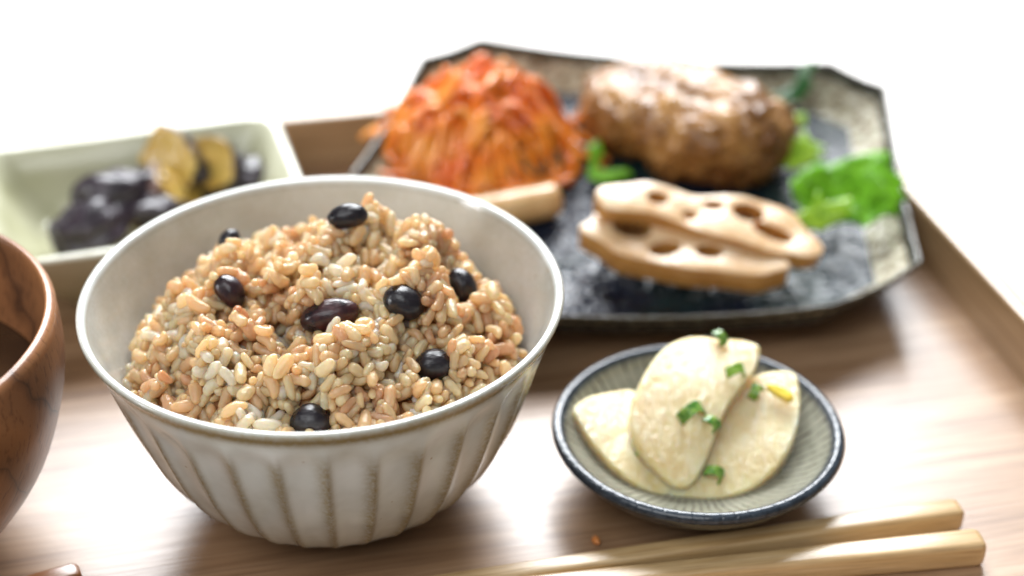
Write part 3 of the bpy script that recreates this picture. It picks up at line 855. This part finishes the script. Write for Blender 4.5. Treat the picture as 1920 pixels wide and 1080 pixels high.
# ================================================================== OCTAGONAL PLATE, its back propped on the tray rail
KT = 0.138
def pv(x, y): return -x * sa + y * ca
VF = 0.042
PN = Vector((sa * KT, -ca * KT, 1)).normalized()
def pplane(h):      # a point of the plane h above the plate's foot plane
    b = U * 0.05 + V * VF
    return Vector((b.x, b.y, 0)) + PN * h
RIMH = 0.0215
corn = [(900, 70), (790, 105), (655, 325), (690, 470), (860, 578), (1560, 574), (1731, 490), (1662, 160), (1560, 115)]
cw = [onplane(x, y, pplane(RIMH), PN) for x, y in corn]
pu, pw, _ = frame(PN)
pc = sum((onplane(x, y, pplane(0), PN) for x, y in ((1200, 330),)), Vector())
rimc = onplane(1195, 330, pplane(RIMH), PN)
loc2 = [((p - rimc).dot(pu), (p - rimc).dot(pw)) for p in cw]
# hidden front-left corner follows from the other three: rebuild it square
def outline():
    out = []
    m = len(loc2)
    for i in range(m):
        p = Vector(loc2[i]); q = Vector(loc2[(i + 1) % m]); d = q - p; L = d.length
        nrm = Vector((d.y, -d.x)) / L
        if nrm.dot((p + q) / 2) < 0: nrm = -nrm
        bow = 0.0004
        nseg_ = max(4, int(L / 0.008))
        for j in range(nseg_):
            t = j / nseg_; out.append((*(p + d * t + nrm * (bow * 4 * t * (1 - t))), 4 * t * (1 - t) * min(1.0, L / 0.08)))
    return out
OL = outline()
if sum(OL[i][0] * OL[(i + 1) % len(OL)][1] - OL[(i + 1) % len(OL)][0] * OL[i][1] for i in range(len(OL))) < 0: OL = OL[::-1]
def ringscale(s, inset=0.0):
    res = []
    for x, y, dip in OL:
        r = math.hypot(x, y); q = s * (r - inset) / r; res.append((x * q, y * q))
    return res
PR = [(0.70, 0, 0.0), (0.74, 0, 0.0003), (0.755, 0, 0.0035), (0.86, 0, 0.0075), (0.945, 0, 0.0150), (0.995, 0, 0.0195), (1.0, 0, 0.0205), (0.998, 0, 0.0214), (0.990, 0, 0.0216), (0.980, 0, 0.0206), (0.958, 0, 0.0145), (0.935, 0, 0.0102), (0.905, 0, 0.0082), (0.60, 0, 0.0075), (0.30, 0, 0.0072), (0.03, 0, 0.0072)]
zone = [-1.0, -1.0, -1.0, -1.0, -1.0, -0.6, 0.9, 1.0, 1.0, 0.8, 0.55, 0.30, 0.05, 0, 0, 0]
WELL = 0.0074
def mat_plate():
    k = M('dark_speckled_glaze', 0.13, 0.26)
    v = k.coord(); e = k.attr('edge')
    sp = k.noise(v, 420, 4, 0.75); big = k.noise(v, 30, 3)
    dark = k.ramp(sp, [(0.40, (0.004, 0.006, 0.014)), (0.60, (0.012, 0.018, 0.034)), (0.74, (0.14, 0.17, 0.21))])
    green = k.mix(k.maprange(big, 0.45, 0.65, 0.0, 0.7), dark, (0.012, 0.034, 0.026))
    pale = k.ramp(sp, [(0.36, (0.018, 0.014, 0.009)), (0.54, (0.045, 0.045, 0.032)), (0.74, (0.15, 0.15, 0.11))])
    sep = k.n('ShaderNodeSeparateXYZ'); k.l(v, sep.inputs[0])
    f = k.maprange(k.math('ADD', e, k.math('MULTIPLY', k.math('SUBTRACT', sp, 0.5), 0.5)), 0.30, 0.62)
    c = k.mix(f, green, pale)
    lip = k.maprange(e, 0.93, 1.0, 0.0, 0.75)
    c = k.mix(lip, c, (0.09, 0.07, 0.045))
    sp2 = k.noise(v, 260, 4, 0.7)
    clay = k.ramp(sp2, [(0.40, (0.10, 0.065, 0.03)), (0.50, (0.40, 0.36, 0.25)), (0.66, (0.58, 0.55, 0.43))])
    k.col(k.mix(k.maprange(e, -0.25, -0.65), c, clay))
    k.bump(k.math('ADD', k.math('MULTIPLY', k.noise(v, 360, 2, 0.5), 0.5), k.math('MULTIPLY', k.noise(v, 150, 2), 1.3)), 0.75, 0.0030)
    bn = [q for q in k.t.nodes if q.type == 'BUMP'][0]; k.l(k.maprange(e, 0.05, 0.5, 0.75, 0.15), bn.inputs['Strength'])
    k.rough(k.maprange(sp, 0.35, 0.7, 0.05, 0.14)); return k.m
rings = [(ringscale(s, i), z) for s, i, z in PR]
v, f, ev = [], [], []
m = len(OL)
for i, (pts, z) in enumerate(rings):
    for (x, y), (_, _, dip) in zip(pts, OL): v.append((x, y, z - 0.0042 * dip * max(0, (PR[i][0] - 0.80) / 0.20) ** 1.3 * (1 if z > 0.006 else 0))); ev.append(zone[i])
for i in range(len(rings) - 1):
    for k in range(m):
        k2 = (k + 1) % m; f.append((i * m + k, i * m + k2, (i + 1) * m + k2, (i + 1) * m + k))
f.append(tuple(range(m))[::-1]); f.append(tuple((len(rings) - 1) * m + k for k in range(m)))
me = pydata('octagonal_plate', v, f)
at = me.attributes.new('edge', 'FLOAT', 'POINT'); at.data.foreach_set('value', np.array(ev, np.float32))
o = link('octagonal_plate', me, mat_plate())
porg = rimc - PN * RIMH
PM = Matrix(((pu.x, pw.x, PN.x, porg.x), (pu.y, pw.y, PN.y, porg.y), (pu.z, pw.z, PN.z, porg.z), (0, 0, 0, 1)))
o.matrix_world = PM
tag(o, 'dark speckled square plate with cut corners, its back propped on the rail', 'plate')
def ppt(x, y, h=0.0): return onplane(x, y, pplane(WELL + h), PN)     # place on the plate's well

# ------------------------------------------------------------------ glazed patties
def mat_patty():
    k = M('glazed_meat', 0.55, 0.15, 0.6, 0.05)
    v = k.coord(); n = k.noise(v, 120, 5, 0.65)
    sauce = k.maprange(k.noise(v, 38, 3, 0.6), 0.46, 0.60, 0.0, 0.75)
    k.rough(k.maprange(sauce, 0.0, 0.75, 0.55, 0.16))
    k.col(k.mix(sauce, k.ramp(n, [(0.28, (0.075, 0.025, 0.005)), (0.42, (0.25, 0.105, 0.022)), (0.58, (0.44, 0.215, 0.058)), (0.78, (0.58, 0.36, 0.13))]), (0.12, 0.042, 0.010)))
    k.bump(k.math('ADD', k.noise(v, 260, 4, 0.6), k.math('MULTIPLY', k.noise(v, 90, 3), 1.5)), 0.8, 0.0028)
    cb = k.n('ShaderNodeBump'); cb.inputs['Strength'].default_value = 0.45; cb.inputs['Distance'].default_value = 0.002
    k.l(k.noise(v, 110, 2), cb.inputs['Height']); k.l(cb.outputs[0], k.b.inputs['Coat Normal']); return k.m
MAT_PATTY = mat_patty()
def patty(x, y, rx, ry, h, yaw, seed, label):
    b = bmesh.new(); bmesh.ops.create_icosphere(b, subdivisions=5, radius=1.0)
    for v in b.verts:
        c = v.co.copy()
        e = 0.72
        q = Vector((math.copysign(abs(c.x) ** e, c.x) * rx, math.copysign(abs(c.y) ** e, c.y) * ry, math.copysign(abs(c.z) ** 0.75, c.z) * h / 2))
        w3 = q * 100 + Vector((seed * 3, 0, seed))
        vd = noise.voronoi(w3 * 2.1)[0]; dd = 0.0034 * noise.noise(w3 * 0.5) + 0.0024 * (0.45 - vd[0]) - 0.0016 * max(0, 0.14 - (vd[1] - vd[0])) * 7 + 0.0012 * noise.noise(w3 * 3.5) + 0.0007 * noise.noise(w3 * 8.0)
        q = q + Vector((c.x / rx, c.y / ry, c.z / (h / 2))).normalized() * dd
        v.co = Vector((q.x, q.y, max(-0.41 * h, q.z) + h * 0.41))
    p = ppt(x, y); o = link('meat_patty', bm_mesh('meat_patty', b), MAT_PATTY)
    u, vv, nn = frame(PN, Vector((math.cos(yaw), math.sin(yaw), 0)))
    o.matrix_world = Matrix(((u.x, vv.x, nn.x, p.x), (u.y, vv.y, nn.y, p.y), (u.z, vv.z, nn.z, p.z), (0, 0, 0, 1)))
    return tag(o, label, 'meat patty', 'glazed patties on the plate')
patty(1225, 252, 0.0270, 0.0200, 0.0265, -0.10, 2.0, 'glazed brown meat patty further from the lotus root, touching the carrot')
patty(1330, 308, 0.0260, 0.0195, 0.0305, -0.30, 7.0, 'glazed brown meat patty with rough sauce just behind the lotus root')

# ------------------------------------------------------------------ shredded carrot
def mat_carrot():
    k = M('carrot_shred', 0.20, 0.5, 0.8, 0.05)
    v = k.coord(); n = k.noise(v, 200, 3); r = k.rand()
    a = k.mix(k.maprange(k.noise(v, 70, 2), 0.35, 0.65), (0.88, 0.150, 0.008), (0.96, 0.34, 0.025))
    k.col(k.mix(k.maprange(n, 0.5, 0.75, 0, 0.5), a, (0.85, 0.36, 0.09))); k.sss(0.15, (1, 0.35, 0.08), 0.0015); return k.m
MAT_CARROT = mat_carrot()
def strand_mesh(P, w_, h_, name='carrot_shred'):
    v, f = [], []; m = len(P)
    for i, p in enumerate(P):
        d = (P[min(i + 1, m - 1)] - P[max(i - 1, 0)]).normalized()
        s = d.cross(Vector((0.1, 0.05, 1))).normalized(); u = s.cross(d)
        q = 0.75 if i in (0, m - 1) else 1
        for a, b in ((-1, -1), (1, -1), (1, 1), (-1, 1)): v.append(p + s * (a * w_ / 2 * q) + u * (b * h_ / 2 * q))
    for i in range(m - 1):
        for k in range(4): f.append((i * 4 + k, i * 4 + (k + 1) % 4, (i + 1) * 4 + (k + 1) % 4, (i + 1) * 4 + k))
    f.append((3, 2, 1, 0)); f.append(tuple((m - 1) * 4 + k for k in range(4)))
    return pydata(name, v, f)
ccx = ppt(893, 290)
carrot = thing('carrot_salad', 'loose heap of orange shredded carrot on the dark plate', 'carrot salad', ccx)
CU, CW, CN = frame(PN)
CRX, CRY, CHT = 0.0290, 0.0240, 0.0270
def dome(a, b):
    q = min(1.0, a * a + b * b)
    sh = 0.80 + 0.20 * math.exp(-((a - 0.32) / 0.5) ** 2 - ((b - 0.10) / 0.7) ** 2) + 0.50 * noise.noise(Vector((a * 2.9, b * 2.9, 2.0)))
    return CHT * sh * (1 - q) ** 0.40
rc = random.Random(5)
def limp():
    # a limp wet shred: starts in the heap, runs off its own way, sags and curls
    r0 = math.sqrt(rc.random()) * 0.97; th = rc.uniform(0, 2 * math.pi)
    a, b = r0 * math.cos(th), r0 * math.sin(th)
    h = max(0.0012, dome(a, b) * (1 - 0.45 * rc.random() ** 2.5))
    p = CU * (a * CRX) + CW * (b * CRY) + CN * h
    yaw = rc.uniform(0, 2 * math.pi); out = (CU * a + CW * b)
    d = CU * math.cos(yaw) + CW * math.sin(yaw) - CN * (0.7 * (math.cos(yaw) * a + math.sin(yaw) * b)) + CN * rc.uniform(-0.3, 0.7)
    d.normalize()
    L = rc.uniform(0.012, 0.040); nst = 10; P = [p.copy()]
    cu = Vector((rc.uniform(-1, 1), rc.uniform(-1, 1), rc.uniform(-1, 1))) * rc.uniform(0.1, 0.55)
    for k in range(nst):
        cu = cu + Vector((rc.uniform(-1, 1), rc.uniform(-1, 1), rc.uniform(-1, 1))) * 0.12
        d = (d + cu * 0.8 - CN * 0.12).normalized(); p = p + d * (L / nst)
        hh = p.dot(CN); aa, bb = p.dot(CU) / CRX, p.dot(CW) / CRY
        top = dome(aa, bb) + 0.0050
        if hh > top: p -= CN * (hh - top) * 0.6
        if p.dot(CN) < 0.0010: p += CN * (0.0010 - p.dot(CN))
        if math.hypot(aa, bb) > 1.08: d -= out * 0.8
        P.append(p.copy())
    return P, rc.uniform(0.0017, 0.0030), rc.uniform(0.0010, 0.0017)
for i in range(285):
    P, w_, h_ = limp()
    link('carrot_shred', strand_mesh(P, w_, h_), MAT_CARROT, carrot)
tv, tf = [], []
for i in range(140):
    P, w_, h_ = limp(); m_ = strand_mesh(P, w_, h_); n0 = len(tv)
    tv += [v_.co.copy() for v_ in m_.vertices]; tf += [tuple(n0 + q for q in pl.vertices) for pl in m_.polygons]; bpy.data.meshes.remove(m_)
tg = link('carrot_tangle', pydata('carrot_tangle', tv, tf), MAT_CARROT, carrot); tg['kind'] = 'stuff'
# one shred hanging down the side and the dense middle of the heap
h0 = ppt(1070, 262, 0.012) - ccx; h1 = ppt(1080, 300, 0.006) - ccx; h2 = ppt(1078, 335, 0.0012) - ccx
link('carrot_shred', strand_mesh([h0 + CN * 0.006 - CU * 0.006, h0, h1, h2], 0.0022, 0.0018), MAT_CARROT, carrot)
bm = bmesh.new(); bmesh.ops.create_icosphere(bm, subdivisions=4, radius=1.0)
for vv in bm.verts:
    c = vv.co.copy(); s = 0.80 + 0.12 * noise.noise(c * 3)
    vv.co = CU * (c.x * CRX * s) + CW * (c.y * CRY * s) + CN * (max(0.0, c.z) * CHT * s * 0.50)
MAT_CDENSE = simple('carrot_dense', [(0.3, (0.55, 0.08, 0.008)), (0.7, (0.75, 0.18, 0.02))], 160, 0.3, 0.5, 0.6, 260, 0.002)
link('carrot_core', bm_mesh('carrot_core', bm), MAT_CDENSE, carrot)

# ------------------------------------------------------------------ lotus root
def mat_lotus():
    k = M('lotus_root', 0.32, 0.5, 0.35, 0.10)
    v = k.coord(); n = k.noise(v, 90, 4)
    k.col(k.ramp(n, [(0.28, (0.54, 0.29, 0.11)), (0.5, (0.70, 0.47, 0.26)), (0.75, (0.80, 0.64, 0.44))]))
    k.bump(k.noise(v, 300, 4, 0.6), 0.4, 0.0010); k.sss(0.2, (1, 0.5, 0.2), 0.002); return k.m
MAT_LOTUS = mat_lotus()
MAT_LOTUS_RIM = simple('lotus_rim', [(0.3, (0.40, 0.165, 0.035)), (0.7, (0.58, 0.30, 0.09))], 110, 0.25, 0.5, 0.3, 300, 0.001, (0.4, (1, .5, .2), 0.002), 0.5)
def lotus(px, holes, h, n, t, label):
    n = Vector(n).normalized(); p0 = pplane(WELL + h) if not isinstance(h, Vector) else h
    outer = closed_spline([onplane(x, y, p0, n) for x, y in crop(px, 1040, 80, 1.929)], 4)
    c = sum(outer, Vector()) / len(outer)
    outer = [c + (p - c) * (1 + 0.040 * math.sin(i * 2 * math.pi / len(outer) * 8) + 0.02 * noise.noise(p * 120)) for i, p in enumerate(outer)]
    b = bmesh.new(); edges = []
    def loop(P):
        vs = [b.verts.new(p - c) for p in P]
        for i in range(len(vs)): edges.append(b.edges.new((vs[i], vs[(i + 1) % len(vs)])))
    loop(outer)
    u, w2, _ = frame(n)
    for (hx_, hy_, ra, rb, ang) in holes:
        q = onplane(1040 + hx_ / 1.929, 80 + hy_ / 1.929, p0, n); P = []
        for k in range(14):
            a = 2 * math.pi * k / 14; x, y = ra * math.cos(a), rb * math.sin(a)
            P.append(q + u * (x * math.cos(ang) - y * math.sin(ang)) + w2 * (x * math.sin(ang) + y * math.cos(ang)))
        loop(P)
    r = bmesh.ops.triangle_fill(b, use_beauty=True, use_dissolve=False, edges=edges, normal=n)
    faces = [g for g in r['geom'] if isinstance(g, bmesh.types.BMFace)]
    ext = bmesh.ops.extrude_face_region(b, geom=faces)
    vs = [g for g in ext['geom'] if isinstance(g, bmesh.types.BMVert)]
    bmesh.ops.translate(b, vec=-n * t, verts=vs)
    bmesh.ops.recalc_face_normals(b, faces=b.faces); b.normal_update()
    for fc in b.faces: fc.material_index = 0 if abs(fc.normal.dot(n)) > 0.7 else 1
    sharp = [e for e in b.edges if len(e.link_faces) == 2 and e.calc_face_angle(0) > 0.9]
    bmesh.ops.bevel(b, geom=sharp, offset=0.0008, segments=2, affect='EDGES', profile=0.5, clamp_overlap=True)
    for vv in b.verts: vv.co += n * (0.0012 * noise.noise(vv.co * 60))
    lm = bm_mesh('lotus_slice', b); lm.materials.append(MAT_LOTUS); lm.materials.append(MAT_LOTUS_RIM)
    o = link('lotus_slice', lm, None, None, c)
    return tag(o, label, 'lotus root', 'lotus root slices on the plate')
n_low = (PN + Vector((0.0, -0.10, 0))).normalized()
lotus([(108, 690), (112, 650), (150, 610), (230, 590), (350, 600), (500, 640), (650, 690), (780, 740), (840, 800), (800, 830), (700, 830), (560, 825), (420, 800), (300, 775), (200, 740)],
      [(280, 668, 0.0062, 0.0042, -0.1), (400, 740, 0.0052, 0.0032, 0.2), (560, 755, 0.0044, 0.0030, 0)], 0.0105, n_low, 0.0085, 'thick lotus root slice lying flat under another slice')
n_top = (PN + Vector((0.10, -0.14, 0))).normalized()
ptop = onplane(1040 + 520 / 1.929, 80 + 620 / 1.929, pplane(WELL + 0.0195), PN)
lotus([(155, 560), (185, 525), (250, 507), (330, 508), (430, 528), (520, 552), (610, 556), (700, 556), (790, 580), (870, 625), (930, 680), (952, 740), (925, 775), (860, 765), (760, 745), (640, 715), (540, 680), (440, 640), (340, 615), (230, 605), (165, 590)],
      [(372, 562, 0.0036, 0.0028, 0.1), (575, 590, 0.0034, 0.0022, 0), (700, 615, 0.0054, 0.0042, 0.1), (790, 685, 0.0068, 0.0032, -0.35), (490, 620, 0.0024, 0.0020, 0)], ptop, n_top, 0.0060, 'curved lotus root slice with open holes resting on top of another')

# ------------------------------------------------------------------ burdock sticks
MAT_BURD = simple('burdock', [(0.3, (0.52, 0.29, 0.10)), (0.7, (0.70, 0.47, 0.24))], 130, 0.25, 0.5, 0.3, 300, 0.001, (0.3, (1, .5, .2), 0.002), 0.4)
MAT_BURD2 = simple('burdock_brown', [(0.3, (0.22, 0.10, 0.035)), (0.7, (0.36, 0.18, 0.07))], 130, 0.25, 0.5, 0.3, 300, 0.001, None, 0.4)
def root_stick(a, b, r, mat, label, seed):
    d = (b - a); L = d.length; d.normalize(); s = d.cross(PN).normalized(); u = s.cross(d)
    v, f = [], []; st = [(0, 0.55), (0.03, 0.85), (0.08, 1), (0.3, 1.02), (0.55, 0.98), (0.8, 1.0), (0.93, 0.99), (0.975, 0.86), (1.0, 0.6)]
    for t, q in st:
        for k in range(20):
            an = 2 * math.pi * k / 20; rr = r * q * (1 + 0.10 * noise.noise(Vector((math.cos(an), math.sin(an), t * 3 + seed))))
            v.append(d * (L * t) + s * (rr * math.cos(an)) + u * (rr * math.sin(an)))
    for i in range(len(st) - 1):
        for k in range(20):
            k2 = (k + 1) % 20; f.append((i * 20 + k, i * 20 + k2, (i + 1) * 20 + k2, (i + 1) * 20 + k))
    f.append(tuple(range(20))[::-1]); f.append(tuple((len(st) - 1) * 20 + k for k in range(20)))
    o = link('burdock_stick', pydata('burdock_stick', v, f), mat, None, a)
    return tag(o, label, 'burdock', 'burdock sticks on the plate')
root_stick(ppt(870, 408, 0.0058), ppt(1048, 372, 0.0058), 0.0060, MAT_BURD, 'pale brown root stick with blunt end beside the bowl rim', 1.0)
root_stick(ppt(930, 330, 0.0060), ppt(1045, 292, 0.0062), 0.0062, MAT_BURD2, 'darker brown root stick in the shade under the carrot', 4.0)

# ------------------------------------------------------------------ leaves
def mat_leaf(name, c1, c2):
    k = M(name, 0.28, 0.5)
    v = k.coord(); n = k.noise(v, 120, 4)
    c = k.ramp(n, [(0.3, c1), (0.7, c2)])
    vn = k.n('ShaderNodeTexVoronoi'); vn.feature = 'DISTANCE_TO_EDGE'; vn.inputs['Scale'].default_value = 160; k.l(v, vn.inputs['Vector'])
    c = k.mix(k.maprange(vn.outputs['Distance'], 0.02, 0.09, 0.7, 0.0), c, tuple(min(1, q * 1.7 + 0.04) for q in c2)); k.col(c); k.bump(k.noise(v, 200, 3), 0.3, 0.001)
    tr = k.n('ShaderNodeBsdfTranslucent'); k.l(k.mix(0.5, c, (0.35, 0.75, 0.03)), tr.inputs[0])
    mx = k.n('ShaderNodeMixShader'); mx.inputs[0].default_value = 0.6
    out = k.t.nodes['Material Output']; k.l(k.b.outputs[0], mx.inputs[1]); k.l(tr.outputs[0], mx.inputs[2]); k.l(mx.outputs[0], out.inputs[0])
    return k.m
ML_MAIN = mat_leaf('leaf_green', (0.13, 0.36, 0.012), (0.24, 0.52, 0.02))
ML_LITE = mat_leaf('leaf_yellow_green', (0.30, 0.52, 0.03), (0.46, 0.68, 0.05))
ML_DARK = mat_leaf('leaf_dark', (0.015, 0.07, 0.02), (0.03, 0.13, 0.03))
def leaf(px, p0, n, mat, label, curl=0.003, vein=None):
    n = Vector(n).normalized(); P0 = [onplane(x, y, p0, n) for x, y in px]; P = []
    cc = sum(P0, Vector()) / len(P0); rl = random.Random(len(px))
    for i, p in enumerate(P0):
        q = P0[(i + 1) % len(P0)]; k_ = max(1, int((q - p).length / 0.004))
        for j in range(k_):
            t = (j + (rl.uniform(-0.2, 0.2) if j else 0)) / k_
            m_ = p.lerp(q, t); P.append(m_ + (m_ - cc).normalized() * (rl.uniform(-0.0012, 0.0014) if j else 0.0))
    c = sum(P, Vector()) / len(P); b = bmesh.new()
    vs = [b.verts.new(p - c) for p in P]
    es = [b.edges.new((vs[i], vs[(i + 1) % len(vs)])) for i in range(len(vs))]
    bmesh.ops.triangle_fill(b, use_beauty=True, edges=es, normal=n)
    for _ in range(3):
        bmesh.ops.subdivide_edges(b, edges=[e for e in b.edges if e.calc_length() > 0.0022], cuts=1, use_grid_fill=False)
        bmesh.ops.triangulate(b, faces=b.faces[:])
    u, w2, _ = frame(n)
    for vv in b.verts:
        x, y = vv.co.dot(u), vv.co.dot(w2)
        vv.co += n * (curl * math.sin(x * 160 + y * 60) * 0.5 + curl * noise.noise(vv.co * 70) + curl * 0.28 * math.sin(x * 520 + 3 * math.sin(y * 200)) * min(1, vv.co.length / 0.012))
    r = bmesh.ops.extrude_face_region(b, geom=b.faces[:])
    bmesh.ops.translate(b, vec=-n * 0.0004, verts=[g for g in r['geom'] if isinstance(g, bmesh.types.BMVert)])
    bmesh.ops.recalc_face_normals(b, faces=b.faces)
    o = link('salad_leaf', bm_mesh('salad_leaf', b), mat, None, c)
    return tag(o, label, 'leaf', 'green leaves on the plate')
CR = lambda pts: crop(pts, 1040, 80, 1.929)
leaf(CR([(850, 505), (905, 455), (990, 432), (1100, 418), (1205, 408), (1222, 440), (1200, 470), (1240, 480), (1275, 500), (1250, 540), (1282, 565), (1240, 590), (1246, 632), (1180, 640), (1130, 664), (1040, 640), (960, 640), (890, 600), (856, 560)]),
     ppt(1540, 400, 0.010), PN + Vector((-0.1, -0.35, 0)), ML_MAIN, 'broad bright green leaf with toothed edge leaning on the plate wall', 0.0032)
leaf(CR([(868, 612), (925, 592), (950, 536), (978, 582), (1078, 564), (1060, 600), (1085, 615), (1050, 640), (960, 676), (905, 662), (880, 640)]),
     ppt(1530, 415, 0.0125), PN + Vector((0.0, -0.45, 0)), ML_LITE, 'yellow-green jagged leaf tip in front of the broad leaf', 0.0015)
leaf(CR([(832, 330), (880, 345), (905, 318), (925, 360), (985, 385), (940, 400), (985, 415), (925, 432), (870, 455), (830, 440)]),
     ppt(1490, 305, 0.012), PN + Vector((-0.1, -0.4, 0)), ML_LITE, 'small yellow-green leaf poking out beside the front patty', 0.0015)
leaf(CR([(760, 170), (820, 165), (870, 140), (885, 90), (935, 68), (945, 95), (915, 130), (930, 165), (900, 200), (840, 215), (780, 205)]),
     ppt(1480, 215, 0.012), PN + Vector((0.1, -0.3, 0)), ML_DARK, 'dark green leaf lying behind the patties near the far rim', 0.002)
leaf(CR([(800, 280), (850, 268), (905, 255), (910, 300), (860, 318), (815, 312)]),
     ppt(1480, 240, 0.010), PN + Vector((0.0, -0.4, 0)), ML_LITE, 'tiny green leaf lobe between the far leaf and yellow-green leaf', 0.001)
leaf(CR([(118, 370), (160, 350), (178, 400), (150, 440), (180, 460), (260, 462), (285, 485), (240, 500), (160, 500), (118, 480), (130, 430)]),
     ppt(1120, 330, 0.005), PN + Vector((0.0, -0.3, 0)), ML_MAIN, 'dark green sprig showing between carrot and front patty', 0.001)
